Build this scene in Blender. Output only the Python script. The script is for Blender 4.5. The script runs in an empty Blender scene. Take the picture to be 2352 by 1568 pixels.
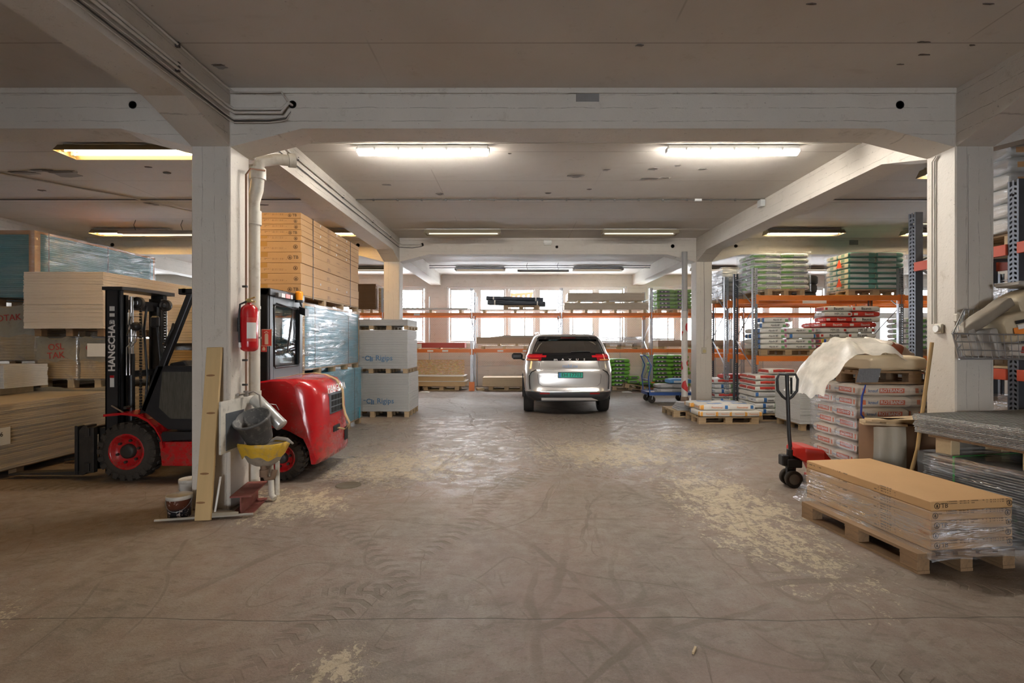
import bpy, math, random
from mathutils import Vector, Matrix
PI = math.pi
R = random.Random(7)
# ---------------------------------------------------------------- camera, sky, exposure
sc = bpy.context.scene
COL = sc.collection
F, CX, CY, CH = 1170.0, 1187.0, 784.0, 1.65      # focal length in px, vanishing point, eye height
cam = bpy.data.objects.new('camera', bpy.data.cameras.new('camera')); COL.objects.link(cam)
cam.data.sensor_width = 36; cam.data.lens = F / 2352 * 36
cam.data.shift_x = -(CX - 1176) / 2352; cam.data.shift_y = 0
cam.data.clip_end = 300; cam.data.clip_start = .05
cam.location = (0, 0, CH); cam.rotation_euler = (PI / 2, 0, 0)
sc.camera = cam
sc.view_settings.view_transform = 'Standard'; sc.view_settings.look = 'None'
sc.view_settings.exposure = 1.15; sc.view_settings.gamma = 1
sc.view_settings.use_curve_mapping = False
sc.cycles.use_denoising = True
sc.cycles.max_bounces = 6; sc.cycles.diffuse_bounces = 3; sc.cycles.use_adaptive_sampling = True; sc.cycles.adaptive_threshold = .03; sc.cycles.glossy_bounces = 3
sc.cycles.transparent_max_bounces = 14; sc.cycles.transmission_bounces = 3
sc.cycles.sample_clamp_indirect = 6; sc.cycles.caustics_reflective = False; sc.cycles.caustics_refractive = False
w = bpy.data.worlds.new('sky'); sc.world = w; w.use_nodes = True
SKY = 11
w.node_tree.nodes['Background'].inputs[0].default_value = (.93, .96, 1, 1)
w.node_tree.nodes['Background'].inputs[1].default_value = SKY
E_LED, E_WARM, E_COOL, E_DIM, E_FILL = 76, 44, 9, .7, 12          # lamp emission strengths, the last for added lamps behind the viewer

def Xp(px, Y): return (px - CX) * Y / F
def Zp(py, Y): return CH - (py - CY) * Y / F
def Yg(py): return F * CH / (py - CY)
# ---------------------------------------------------------------- mesh builder
class MB:
    def __init__(s): s.v = []; s.f = []; s.m = []; s.sm = []; s.mi = 0
    def add(s, vs, fs, smooth=False):
        o = len(s.v); s.v += [tuple(p) for p in vs]
        for f in fs: s.f.append([i + o for i in f]); s.m.append(s.mi); s.sm.append(smooth)
        return s
    def box(s, x0, x1, y0, y1, z0, z1, c=0, M=None):
        if x0 > x1: x0, x1 = x1, x0
        if y0 > y1: y0, y1 = y1, y0
        if z0 > z1: z0, z1 = z1, z0
        if c <= 0:
            vs = [(x, y, z) for z in (z0, z1) for y in (y0, y1) for x in (x0, x1)]
            fs = [(0, 2, 3, 1), (4, 5, 7, 6), (0, 1, 5, 4), (2, 6, 7, 3), (0, 4, 6, 2), (1, 3, 7, 5)]
        else:
            c = min(c, (x1 - x0) * .49, (y1 - y0) * .49, (z1 - z0) * .49)
            vs = []; idx = {}
            X = (x0, x1); Y = (y0, y1); Z = (z0, z1)
            for i in (0, 1):
                for j in (0, 1):
                    for k in (0, 1):
                        sx = 1 if i == 0 else -1; sy = 1 if j == 0 else -1; sz = 1 if k == 0 else -1
                        idx[i, j, k, 0] = len(vs); vs.append((X[i], Y[j] + sy * c, Z[k] + sz * c))
                        idx[i, j, k, 1] = len(vs); vs.append((X[i] + sx * c, Y[j], Z[k] + sz * c))
                        idx[i, j, k, 2] = len(vs); vs.append((X[i] + sx * c, Y[j] + sy * c, Z[k]))
            fs = []
            def q(a): fs.append(a)
            for i in (0, 1): q([idx[i, j, k, 0] for j, k in ((0, 0), (0, 1), (1, 1), (1, 0))][::1 if i == 0 else -1])
            for j in (0, 1): q([idx[i, j, k, 1] for i, k in ((0, 0), (1, 0), (1, 1), (0, 1))][::1 if j == 0 else -1])
            for k in (0, 1): q([idx[i, j, k, 2] for i, j in ((0, 0), (0, 1), (1, 1), (1, 0))][::1 if k == 0 else -1])
            for i in (0, 1):
                for j in (0, 1):
                    q([idx[i, j, 0, 0], idx[i, j, 1, 0], idx[i, j, 1, 1], idx[i, j, 0, 1]][::1 if (i + j) % 2 else -1])
                for k in (0, 1):
                    q([idx[i, 0, k, 0], idx[i, 0, k, 2], idx[i, 1, k, 2], idx[i, 1, k, 0]][::-1 if (i + k) % 2 else 1])
            for j in (0, 1):
                for k in (0, 1):
                    q([idx[0, j, k, 1], idx[0, j, k, 2], idx[1, j, k, 2], idx[1, j, k, 1]][::1 if (j + k) % 2 else -1])
            for i in (0, 1):
                for j in (0, 1):
                    for k in (0, 1): q([idx[i, j, k, 0], idx[i, j, k, 1], idx[i, j, k, 2]][::1 if (i + j + k) % 2 == 0 else -1])
        if M: vs = [M @ Vector(p) for p in vs]
        return s.add(vs, fs)
    def hexa(s, b, t):          # four bottom, four top points, counter-clockwise seen from above
        return s.add(list(b) + list(t), [(3, 2, 1, 0), (4, 5, 6, 7), (0, 1, 5, 4), (1, 2, 6, 5), (2, 3, 7, 6), (3, 0, 4, 7)])
    def cyl(s, p0, p1, r0, r1=None, n=12, cap=True, smooth=True):
        p0 = Vector(p0); p1 = Vector(p1); r1 = r0 if r1 is None else r1
        d = (p1 - p0).normalized(); a = d.orthogonal().normalized(); b = d.cross(a)
        vs = []
        for p, r in ((p0, r0), (p1, r1)):
            for i in range(n): t = 2 * PI * i / n; vs.append(p + (a * math.cos(t) + b * math.sin(t)) * r)
        s.add(vs, [(i, (i + 1) % n, n + (i + 1) % n, n + i) for i in range(n)], smooth)
        if cap:
            s.add(vs[:n], [list(range(n))[::-1]]); s.add(vs[n:], [list(range(n))])
        return s
    def tube(s, pts, r, n=8, closed=False, flat=None):
        pts = [Vector(p) for p in pts]; N = len(pts); vs = []; pa = None
        for i, p in enumerate(pts):
            q0 = pts[(i - 1) % N] if (closed or i > 0) else p; q1 = pts[(i + 1) % N] if (closed or i < N - 1) else p
            d = (q1 - q0).normalized()
            if pa is None: pa = d.orthogonal().normalized()
            a = (pa - d * pa.dot(d)); a = a.normalized() if a.length > 1e-6 else d.orthogonal().normalized()
            pa = a; b = d.cross(a); rr = r[i] if isinstance(r, (list, tuple)) else r
            for k in range(n):
                t = 2 * PI * k / n + PI / n; vs.append(p + a * math.cos(t) * rr + b * math.sin(t) * rr * (flat or 1))
        fs = []
        for i in range(N if closed else N - 1):
            j = (i + 1) % N
            for k in range(n): fs.append((i * n + k, i * n + (k + 1) % n, j * n + (k + 1) % n, j * n + k))
        s.add(vs, fs, True)
        if not closed: s.add(vs[:n], [list(range(n))[::-1]]); s.add(vs[-n:], [list(range(n))])
        return s
    def lathe(s, prof, c=(0, 0, 0), ax='z', n=24, smooth=True, a0=0, a1=2 * PI):
        full = abs(a1 - a0 - 2 * PI) < 1e-6; cols = n if full else n + 1; vs = []
        for i in range(cols):
            t = a0 + (a1 - a0) * i / n; ct, st = math.cos(t), math.sin(t)
            for r, h in prof:
                p = (r * ct, r * st, h) if ax == 'z' else ((r * ct, h, r * st) if ax == 'y' else (h, r * ct, r * st))
                vs.append((p[0] + c[0], p[1] + c[1], p[2] + c[2]))
        m = len(prof); fs = []
        for i in range(n):
            j = (i + 1) % cols
            for k in range(m - 1): fs.append((i * m + k, j * m + k, j * m + k + 1, i * m + k + 1))
        return s.add(vs, fs, smooth)
    def prism(s, poly, ax, a, b):   # polygon in the two other axes, extruded along ax
        def P(u, v, w): return {'x': (w, u, v), 'y': (u, w, v), 'z': (u, v, w)}[ax]
        n = len(poly); vs = [P(u, v, a) for u, v in poly] + [P(u, v, b) for u, v in poly]
        return s.add(vs, [list(range(n))[::-1], list(range(n, 2 * n))] + [(i, (i + 1) % n, n + (i + 1) % n, n + i) for i in range(n)])
    def loft(s, rings, cap=True, smooth=True):
        n = len(rings[0]); vs = [p for r in rings for p in r]; fs = []
        for i in range(len(rings) - 1):
            for k in range(n): fs.append((i * n + k, i * n + (k + 1) % n, (i + 1) * n + (k + 1) % n, (i + 1) * n + k))
        s.add(vs, fs, smooth)
        if cap: s.add(rings[0], [list(range(n))[::-1]], smooth); s.add(rings[-1], [list(range(n))], smooth)
        return s
    def grid(s, rows, smooth=True):
        n = len(rows[0]); vs = [p for r in rows for p in r]
        return s.add(vs, [(i * n + k, i * n + k + 1, (i + 1) * n + k + 1, (i + 1) * n + k) for i in range(len(rows) - 1) for k in range(n - 1)], smooth)
    def mesh(s, name, mats):
        me = bpy.data.meshes.new(name); me.from_pydata(s.v, [], s.f)
        for m in (mats if isinstance(mats, (list, tuple)) else [mats]): me.materials.append(m)
        me.polygons.foreach_set('material_index', s.m); me.polygons.foreach_set('use_smooth', s.sm)
        me.update(); me.validate(); s.fixn(me)
        return me
    def fixn(s, me):
        import bmesh
        bm = bmesh.new(); bm.from_mesh(me); bmesh.ops.recalc_face_normals(bm, faces=bm.faces); bm.to_mesh(me); bm.free()
    def build(s, name, mat, parent=None, loc=(0, 0, 0), rz=0, **kw):
        return obj(name, s.mesh(name, mat), parent, loc, rz, **kw)
def obj(name, me, parent=None, loc=(0, 0, 0), rz=0, rot=None, bevel=0, seg=2, solid=0):
    o = bpy.data.objects.new(name, me); COL.objects.link(o); o.parent = parent
    o.location = loc; o.rotation_euler = rot if rot else (0, 0, rz)
    if solid:
        m = o.modifiers.new('s', 'SOLIDIFY'); m.thickness = solid; m.offset = 0
    if bevel:
        m = o.modifiers.new('b', 'BEVEL'); m.width = bevel; m.segments = seg; m.limit_method = 'ANGLE'; m.angle_limit = .6
    return o
def tag(o, label=None, cat=None, group=None, kind=None):
    if label: o['label'] = label
    if cat: o['category'] = cat
    if group: o['group'] = group
    if kind: o['kind'] = kind
    return o
def thing(name, label, cat, loc=(0, 0, 0), rz=0, group=None, rot=None):
    o = bpy.data.objects.new(name, None); COL.objects.link(o); o.location = loc; o.rotation_euler = rot or (0, 0, rz)
    o.empty_display_size = .1
    return tag(o, label, cat, group)
def struct(o): o['kind'] = 'structure'; return o
def dup(root, loc, rz=None, label=None, group=None, rot=None):
    r = root.copy(); COL.objects.link(r); r.location = loc
    if rz is not None: r.rotation_euler = (0, 0, rz)
    if rot: r.rotation_euler = rot
    if label: r['label'] = label
    if group: r['group'] = group
    def rec(a, b):
        for ch in KIDS.get(a.name, ()):
            c = ch.copy(); COL.objects.link(c); c.parent = b; rec(ch, c)
    rec(root, r)
    return r
KIDS = {}
def freeze(root):               # remember the children of a thing that will be copied
    for ch in [o for o in COL.objects if o.parent == root]:
        KIDS.setdefault(root.name, []).append(ch); freeze(ch)
    return root
class Proto:                    # first use places the original, later uses copy it
    def __init__(s, root): s.root = freeze(root); s.used = False
    def put(s, loc, rz=0, label=None, group=None, rot=None):
        if not s.used:
            s.used = True; r = s.root; r.location = loc; r.rotation_euler = rot or (0, 0, rz)
            if label: r['label'] = label
            if group: r['group'] = group
            return r
        return dup(s.root, loc, rz, label, group, rot)
ONES = 'zeroth first second third fourth fifth sixth seventh eighth ninth tenth eleventh twelfth thirteenth fourteenth fifteenth sixteenth seventeenth eighteenth nineteenth twentieth'.split()
def nth(i):
    if i <= 20: return ONES[i]
    t = {2: 'twenty', 3: 'thirty', 4: 'forty', 5: 'fifty'}[i // 10]
    return t.replace('ty', 'tieth') if i % 10 == 0 else t + '-' + ONES[i % 10]
# ---------------------------------------------------------------- materials
class G:
    def __init__(s, name):
        s.m = bpy.data.materials.new(name); s.m.use_nodes = True; s.t = s.m.node_tree; s.t.nodes.clear()
        s.out = s.t.nodes.new('ShaderNodeOutputMaterial')
    def lk(s, sock, v):
        if v is None: return
        if isinstance(v, bpy.types.NodeSocket): s.t.links.new(v, sock)
        elif isinstance(v, (tuple, list)) and len(v) == 3 and sock.type == 'RGBA': sock.default_value = (*v, 1)
        else: sock.default_value = v
    def co(s, k='Object'): return s.t.nodes.new('ShaderNodeTexCoord').outputs[k]
    def map(s, v, scale=(1, 1, 1), loc=(0, 0, 0), rot=(0, 0, 0)):
        n = s.t.nodes.new('ShaderNodeMapping'); s.lk(n.inputs[0], v); n.inputs['Scale'].default_value = scale
        n.inputs['Location'].default_value = loc; n.inputs['Rotation'].default_value = rot; return n.outputs[0]
    def noise(s, v, sc=5, det=3, rough=.5, dist=0, col=False):
        n = s.t.nodes.new('ShaderNodeTexNoise'); s.lk(n.inputs['Vector'], v); n.inputs['Scale'].default_value = sc
        n.inputs['Detail'].default_value = det; n.inputs['Roughness'].default_value = rough; n.inputs['Distortion'].default_value = dist
        return n.outputs['Color' if col else 'Fac']
    def vor(s, v, sc=5, out='Distance'):
        n = s.t.nodes.new('ShaderNodeTexVoronoi'); s.lk(n.inputs['Vector'], v); n.inputs['Scale'].default_value = sc; return n.outputs[out]
    def wave(s, v, sc=5, d='X', dist=0, det=2):
        n = s.t.nodes.new('ShaderNodeTexWave'); n.bands_direction = d; s.lk(n.inputs['Vector'], v); n.inputs['Scale'].default_value = sc
        n.inputs['Distortion'].default_value = dist; n.inputs['Detail'].default_value = det; return n.outputs['Fac']
    def ma(s, op, a, b=None, c=None, cl=False):
        n = s.t.nodes.new('ShaderNodeMath'); n.operation = op; n.use_clamp = cl
        s.lk(n.inputs[0], a); s.lk(n.inputs[1], b); s.lk(n.inputs[2], c); return n.outputs[0]
    def rng(s, v, a, b, c=0., d=1.):
        n = s.t.nodes.new('ShaderNodeMapRange'); n.interpolation_type = 'SMOOTHSTEP'
        for i, q in enumerate((v, a, b, c, d)): s.lk(n.inputs[i], q)
        return n.outputs[0]
    def mix(s, f, a, b, mode='MIX'):
        n = s.t.nodes.new('ShaderNodeMix'); n.data_type = 'RGBA'; n.blend_type = mode
        s.lk(n.inputs[0], f); s.lk(n.inputs[6], a); s.lk(n.inputs[7], b); return n.outputs[2]
    def xyz(s, v):
        n = s.t.nodes.new('ShaderNodeSeparateXYZ'); s.lk(n.inputs[0], v); return n.outputs
    def bump(s, h, st=.3, d=.01):
        n = s.t.nodes.new('ShaderNodeBump'); s.lk(n.inputs['Height'], h); n.inputs['Strength'].default_value = st; n.inputs['Distance'].default_value = d
        return n.outputs[0]
    def band(s, v, a, b, e=.001):   # 1 where a < v < b
        return s.ma('MULTIPLY', s.ma('GREATER_THAN', v, a), s.ma('LESS_THAN', v, b))
    def pbr(s, col, rough=.5, metal=0, nrm=None, coat=0, emit=None, es=0, spec=.5):
        b = s.t.nodes.new('ShaderNodeBsdfPrincipled'); s.lk(b.inputs['Base Color'], col); s.lk(b.inputs['Roughness'], rough)
        s.lk(b.inputs['Metallic'], metal); s.lk(b.inputs['Normal'], nrm); s.lk(b.inputs['Coat Weight'], coat); s.lk(b.inputs['Specular IOR Level'], spec)
        if emit is not None: s.lk(b.inputs['Emission Color'], emit); s.lk(b.inputs['Emission Strength'], es)
        s.t.links.new(b.outputs[0], s.out.inputs[0]); return s.m
MC = {}
def M(name, col=(.5, .5, .5), rough=.6, metal=0, var=.12, sc=6, bump=0, bs=40, coat=0, dirt=0, dcol=(.12, .1, .08), st=(1, 1, 1), spec=.5):
    if name in MC: return MC[name]
    g = G(name); v = g.map(g.co(), scale=st); n = g.noise(v, sc, 3)
    lo = tuple(c * (1 - var) for c in col); hi = tuple(min(1, c * (1 + var)) for c in col)
    c = g.mix(n, lo, hi)
    if dirt:
        d = g.rng(g.noise(v, sc * 1.7, 5, .65), .5, .72, 0, dirt); c = g.mix(d, c, dcol)
    nr = g.bump(g.noise(v, bs, 3), bump, .01) if bump else None
    MC[name] = g.pbr(c, rough, metal, nr, coat, spec=spec); return MC[name]
def emis(name, col, s):
    if name in MC: return MC[name]
    g = G(name); e = g.t.nodes.new('ShaderNodeEmission'); g.lk(e.inputs[0], col); e.inputs[1].default_value = s
    g.t.links.new(e.outputs[0], g.out.inputs[0]); MC[name] = g.m; return g.m
def rmat(name, base, rects, rough=.55, var=.06, sc=8, bump=.3, bs=14, sides=None):
    """rects: (axis pair 'xz' / 'yz' / 'xy', u0, u1, v0, v1, colour) printed on the surface in object coordinates"""
    if name in MC: return MC[name]
    g = G(name); v = g.co(); X = g.xyz(v); n = g.noise(v, sc, 3)
    c = g.mix(n, tuple(q * (1 - var) for q in base), tuple(min(1, q * (1 + var)) for q in base))
    N = g.xyz(g.co('Normal'))
    for ax, a0, a1, b0, b1, col in rects:
        A = X['xyz'.index(ax[0])]; B = X['xyz'.index(ax[1])]; K = 3 - 'xyz'.index(ax[0]) - 'xyz'.index(ax[1])
        f = g.ma('MULTIPLY', g.band(A, a0, a1), g.band(B, b0, b1))
        f = g.ma('MULTIPLY', f, g.ma('GREATER_THAN', g.ma('ABSOLUTE', N[K]), .5))
        c = g.mix(f, c, col)
    MC[name] = g.pbr(c, rough, 0, g.bump(g.noise(v, bs, 3), bump, .012)); return MC[name]
def film(name, fac=.16, milky=.04, sc=(3, 3, 30), rough=.12):
    if name in MC: return MC[name]
    g = G(name); v = g.co(); n = g.noise(g.map(v, scale=sc), 1.2, 4, .6, .6)
    n2 = g.noise(g.map(v, scale=(sc[0] * 1.6, sc[1] * 1.6, sc[2] * .5)), 1, 3)
    tr = g.t.nodes.new('ShaderNodeBsdfTransparent'); gl = g.t.nodes.new('ShaderNodeBsdfGlossy'); gl.inputs['Roughness'].default_value = rough
    df = g.t.nodes.new('ShaderNodeBsdfDiffuse'); df.inputs[0].default_value = (.75, .77, .8, 1)
    g.lk(gl.inputs['Normal'], g.bump(g.ma('ADD', n, g.ma('MULTIPLY', n2, .7)), .9, .03)); gl.inputs[0].default_value = (.95, .97, 1, 1)
    m1 = g.t.nodes.new('ShaderNodeMixShader'); m2 = g.t.nodes.new('ShaderNodeMixShader')
    g.lk(m1.inputs[0], g.rng(n2, .35, .75, fac * .5, fac * 1.8)); g.lk(m2.inputs[0], g.rng(n, .5, .8, milky * .4, milky * 4))
    g.t.links.new(tr.outputs[0], m1.inputs[1]); g.t.links.new(gl.outputs[0], m1.inputs[2])
    g.t.links.new(m1.outputs[0], m2.inputs[1]); g.t.links.new(df.outputs[0], m2.inputs[2]); g.t.links.new(m2.outputs[0], g.out.inputs[0])
    MC[name] = g.m; return g.m
def glass(name, fac=.1, tint=(1, 1, 1), rough=.02):
    if name in MC: return MC[name]
    g = G(name); tr = g.t.nodes.new('ShaderNodeBsdfTransparent'); tr.inputs[0].default_value = (*tint, 1)
    gl = g.t.nodes.new('ShaderNodeBsdfGlossy'); gl.inputs['Roughness'].default_value = rough
    fr = g.t.nodes.new('ShaderNodeLayerWeight'); fr.inputs[0].default_value = fac * 2
    m = g.t.nodes.new('ShaderNodeMixShader'); g.lk(m.inputs[0], g.ma('ADD', g.ma('MULTIPLY', fr.outputs['Fresnel'], .7), fac * .3, cl=True))
    g.t.links.new(tr.outputs[0], m.inputs[1]); g.t.links.new(gl.outputs[0], m.inputs[2]); g.t.links.new(m.outputs[0], g.out.inputs[0])
    MC[name] = g.m; return g.m
def paint(name, ax, base=(.60, .55, .48), pitch=.13):
    """old white paint on board-marked concrete; ax = the axis across the board joints"""
    if name in MC: return MC[name]
    g = G(name); v = g.co(); X = g.xyz(v); a = X['xyz'.index(ax)]
    wob = g.ma('MULTIPLY', g.noise(v, 3, 5), .045)
    fr = g.ma('FRACT', g.ma('MULTIPLY', g.ma('ADD', a, wob), 1 / pitch))
    line = g.rng(g.ma('ABSOLUTE', g.ma('SUBTRACT', fr, .5)), .0, .032, 1, 0)
    seg = g.rng(g.noise(v, 4.5, 6, .75), .42, .56)
    line = g.ma('MULTIPLY', line, seg)
    n = g.noise(v, 2.2, 5, .6); c = g.mix(n, tuple(q * .9 for q in base), tuple(min(1, q * 1.08) for q in base))
    c = g.mix(g.rng(g.noise(v, 30, 4, .75), .64, .70, 0, .65), c, (.16, .13, .10)); c = g.mix(g.rng(g.noise(v, 5, 7, .75), .56, .7, 0, .4), c, (.33, .27, .2))
    c = g.mix(g.rng(g.noise(v, .9, 6, .7, .3), .6, .85, 0, .16), c, (.42, .33, .22))
    c = g.mix(g.ma('MULTIPLY', line, .5), c, (.2, .17, .14))
    h = g.ma('SUBTRACT', g.ma('ADD', g.ma('MULTIPLY', g.noise(v, 60, 3), .35), g.noise(v, 12, 4, .6)), line)
    MC[name] = g.pbr(c, .62, 0, g.bump(h, .45, .010)); return MC[name]
TXT = {}
def text(s, size, mat, parent, loc, rot=(PI / 2, 0, 0), name='lettering', sx=1, bold=0, cat=None):
    if 'M' in s: bold = 0
    k = (s, mat.name, bold)
    if k not in TXT:
        cu = bpy.data.curves.new('t', 'FONT'); cu.body = s; cu.align_x = 'CENTER'; cu.align_y = 'CENTER'; cu.resolution_u = 2; cu.offset = bold
        cu.extrude = .004
        o = bpy.data.objects.new('t', cu); COL.objects.link(o); bpy.context.view_layer.update()
        me = bpy.data.meshes.new_from_object(o.evaluated_get(bpy.context.evaluated_depsgraph_get()))
        me.name = 'lettering'; me.materials.clear(); me.materials.append(mat); TXT[k] = me
        bpy.data.objects.remove(o)
    o = bpy.data.objects.new(name, TXT[k]); COL.objects.link(o); o.parent = parent; o.location = loc; o.rotation_euler = rot
    o.scale = (size * sx, size, size); return o
FC, FR, FL, FB = (PI / 2, 0, 0), (PI / 2, 0, PI / 2), (PI / 2, 0, -PI / 2), (PI / 2, 0, PI)   # facing camera, +x, -x, away
# ---------------------------------------------------------------- floor
def floor_mat():
    g = G('dusty_floor'); v = g.co(); X = g.xyz(v); x, y = X[0], X[1]
    n1 = g.noise(v, .7, 5, .6); n2 = g.noise(v, 6, 6, .7); n3 = g.noise(v, 55, 4, .7)
    c = g.mix(g.rng(n1, .35, .65), (.165, .125, .093), (.235, .165, .130))
    c = g.mix(g.rng(n2, .35, .7, 0, .55), c, (.31, .27, .22))
    c = g.mix(g.rng(n3, .5, .7, 0, .5), c, (.12, .09, .065)); c = g.mix(g.rng(g.noise(v, 130, 3, .7), .60, .68, 0, .6), c, (.42, .36, .28))
    # far part greyer, where the paint is gone
    c = g.mix(g.rng(y, 5.5, 8, 0, .5), c, (.30, .265, .23))
    red = g.ma('MULTIPLY', g.rng(g.noise(v, .45, 3), .48, .62), g.rng(y, 2.5, 5.5, .55, 0)); c = g.mix(red, c, (.25, .155, .12))
    # remains of yellowish paint
    def blob(cx, cy, rx, ry):
        a = g.ma('POWER', g.ma('DIVIDE', g.ma('SUBTRACT', x, cx), rx), 2.0); b = g.ma('POWER', g.ma('DIVIDE', g.ma('SUBTRACT', y, cy), ry), 2.0)
        return g.ma('SUBTRACT', 1.0, g.ma('ADD', a, b), cl=True)
    bl = blob(2.15, 5.1, .75, 2.3)
    for q in ((-2.3, 5.15, .8, .75), (-1.6, 6.8, 1.3, 1.3), (1.4, 7.6, 1.6, 1.3), (3.9, 2.7, 1.0, .8), (-3.6, 2.9, .9, .6), (2.9, 8.6, 1.2, 1.2), (-.9, 2.6, .25, .25)):
        bl = g.ma('MAXIMUM', bl, blob(*q))
    pn = g.ma('ADD', g.ma('ADD', g.ma('MULTIPLY', g.noise(g.map(v, scale=(1.5, .8, 1), rot=(0, 0, .5)), 5, 9, .8, .3), .55), g.ma('MULTIPLY', g.noise(v, 26, 6, .8), .45)), g.ma('MULTIPLY', bl, .12))
    pm = g.ma('MULTIPLY', g.rng(pn, .585, .60), g.rng(bl, 0, .15)); c = g.mix(g.ma('MULTIPLY', pm, .85), c, g.mix(n2, (.46, .37, .23), (.58, .49, .35)))
    # tyre tracks: arcs drawn in the dust, some with a tread
    dark = None; light = None
    A = [(-9, 6.0, 9.6, .045, 0), (-9, 6.0, 9.75, .02, 0), (7.5, 2.5, 8.2, .10, 55), (7.5, 2.5, 6.9, .03, 0), (5.5, 8.8, 5.9, .09, 60), (5.5, 8.8, 5.1, .03, 0),
         (-4.8, 1.2, 4.6, .12, 48), (-4.8, 1.2, 5.7, .035, 0), (-3.2, 10.5, 4.6, .05, 0), (-3.2, 10.5, 3.4, .09, 50), (3.8, 10.2, 3.1, .05, 0), (1.0, 13.5, 5.3, .06, 0),
         (-1.5, -3.2, 6.6, .11, 52), (-1.5, -3.2, 5.2, .04, 0), (13, 3.0, 11.7, .12, 50), (13, 3, 12.9, .04, 0), (-13, 9, 13.3, .12, 52), (-13, 9, 12.2, .04, 0), (2.0, 1.0, 2.2, .035, 0), (3.0, -3, 6.6, .05, 0)]
    wob = g.ma('MULTIPLY', g.ma('SUBTRACT', g.noise(v, 1.3, 3), .5), .3)
    for k, (cx, cy, rr, wd, tr) in enumerate(A):
        dx = g.ma('SUBTRACT', x, cx); dy = g.ma('SUBTRACT', y, cy)
        d = g.ma('ADD', g.ma('SUBTRACT', g.ma('SQRT', g.ma('ADD', g.ma('MULTIPLY', dx, dx), g.ma('MULTIPLY', dy, dy))), rr), wob)
        ad = g.ma('ABSOLUTE', d); m = g.rng(ad, wd, wd * .45)
        if tr:
            an = g.ma('ARCTAN2', dy, dx); ph = g.ma('ADD', g.ma('MULTIPLY', an, rr * 2 * PI / .115), g.ma('MULTIPLY', ad, 22.0))
            m = g.ma('MULTIPLY', m, g.rng(g.ma('SINE', ph), .1, .6))
            gate = g.rng(g.noise(g.map(v, loc=(k * 3.1, k, 0)), .55, 2), .46, .56)
        else: gate = g.rng(g.noise(g.map(v, loc=(k * 3.1, k, 0)), .8, 3), .42, .6)
        m = g.ma('MULTIPLY', m, gate)
        dark = m if dark is None else g.ma('MAXIMUM', dark, m)
    vd = g.map(v, loc=(3, 1, 0)); ws = g.noise(v, .5, 2)
    def contour(sc, k, wd, lo=.44, hi=.56):     # long curved scuff lines
        q = g.noise(g.map(v, scale=(1, .6, 1), loc=(k, k * 2.3, 0), rot=(0, 0, k * .7)), sc, 1, .4, .4)
        return g.ma('MULTIPLY', g.rng(g.ma('ABSOLUTE', g.ma('SUBTRACT', q, .5)), wd, wd * .2), g.rng(g.noise(g.map(v, loc=(k * 5, 0, 0)), 1.4, 4, .6), lo, hi))
    sc_ = contour(.6, 1, .005)
    for q in ((.5, 3.3, .005), (.6, 5.2, .004), (1.2, 7.7, .006)): sc_ = g.ma('MAXIMUM', sc_, contour(*q))
    tread = g.ma('MULTIPLY', g.rng(g.wave(g.map(v, rot=(0, 0, .25)), 3.2, 'Y', 3.0, 3), .62, .85), g.rng(g.ma('MULTIPLY', g.noise(g.map(v, scale=(1, .35, 1), rot=(0, 0, .2)), 1.3, 3), g.noise(v, 9, 3)), .27, .36))
    tread = g.ma('MAXIMUM', tread, g.ma('MULTIPLY', g.rng(g.wave(g.map(v, rot=(0, 0, -.5)), 3.6, 'Y', 2.5, 3), .6, .85), g.rng(g.ma('MULTIPLY', g.noise(g.map(v, scale=(1, .35, 1), rot=(0, 0, -.35), loc=(5, 3, 0)), 1.3, 3), g.noise(v, 9, 3)), .28, .36)))
    fine = g.ma('MAXIMUM', g.ma('MULTIPLY', sc_, .8), g.ma('MULTIPLY', tread, .7)); fineb = g.ma('MULTIPLY', fine, .3)
    streak = g.rng(g.noise(g.map(v, scale=(9, 1.2, 1), rot=(0, 0, .35)), 2.2, 5, .65, .8), .58, .75)
    streak2 = g.rng(g.noise(g.map(v, scale=(1.1, 10, 1), rot=(0, 0, .5)), 2.0, 5, .65, 1.0), .6, .76)
    dk = g.ma('MAXIMUM', g.ma('MULTIPLY', dark, .42), g.ma('MULTIPLY', g.ma('MAXIMUM', streak, streak2), .32)); dk = g.ma('MAXIMUM', dk, g.ma('MULTIPLY', fine, .42))
    c = g.mix(dk, c, (.125, .10, .07))
    def joint(y0, wv=.01, k=.7):
        yy = g.ma('ADD', y, g.ma('MULTIPLY', g.ma('SUBTRACT', g.noise(v, .8, 4), .5), wv * 6))
        return g.ma('MULTIPLY', g.rng(g.ma('ABSOLUTE', g.ma('SUBTRACT', yy, y0)), .008, .002), k)
    jt = joint(6.15, .002)
    for j in (joint(3.03, .03), joint(5.2, .002, .5), joint(9.6, .002), joint(13.1, .002)): jt = g.ma('MAXIMUM', jt, j)
    c = g.mix(jt, c, (.09, .07, .05))
    # polished by the wheels: glossier in the lane
    lane = g.ma('MAXIMUM', blob(-1.2, 8.3, 2.6, 3.4), blob(1.6, 8.6, 2.6, 3.2))
    gl = g.rng(g.noise(g.map(v, scale=(1, 1.3, 1)), 3.4, 9, .82, .4), .45, .56); gl = g.ma('MULTIPLY', gl, g.rng(lane, 0, .5, .25, 1))
    ro = g.ma('SUBTRACT', .58, g.ma('MULTIPLY', gl, .35)); ro = g.ma('ADD', ro, g.ma('MULTIPLY', dk, .3))
    h = g.ma('ADD', g.ma('MULTIPLY', n3, .6), g.ma('MULTIPLY', n2, .35)); h = g.ma('SUBTRACT', h, g.ma('MAXIMUM', g.ma('MULTIPLY', dark, .6), fineb)); h = g.ma('ADD', h, g.ma('MULTIPLY', pm, .3)); h = g.ma('SUBTRACT', h, jt)
    return g.pbr(c, ro, 0, g.bump(h, .6, .012))
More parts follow.
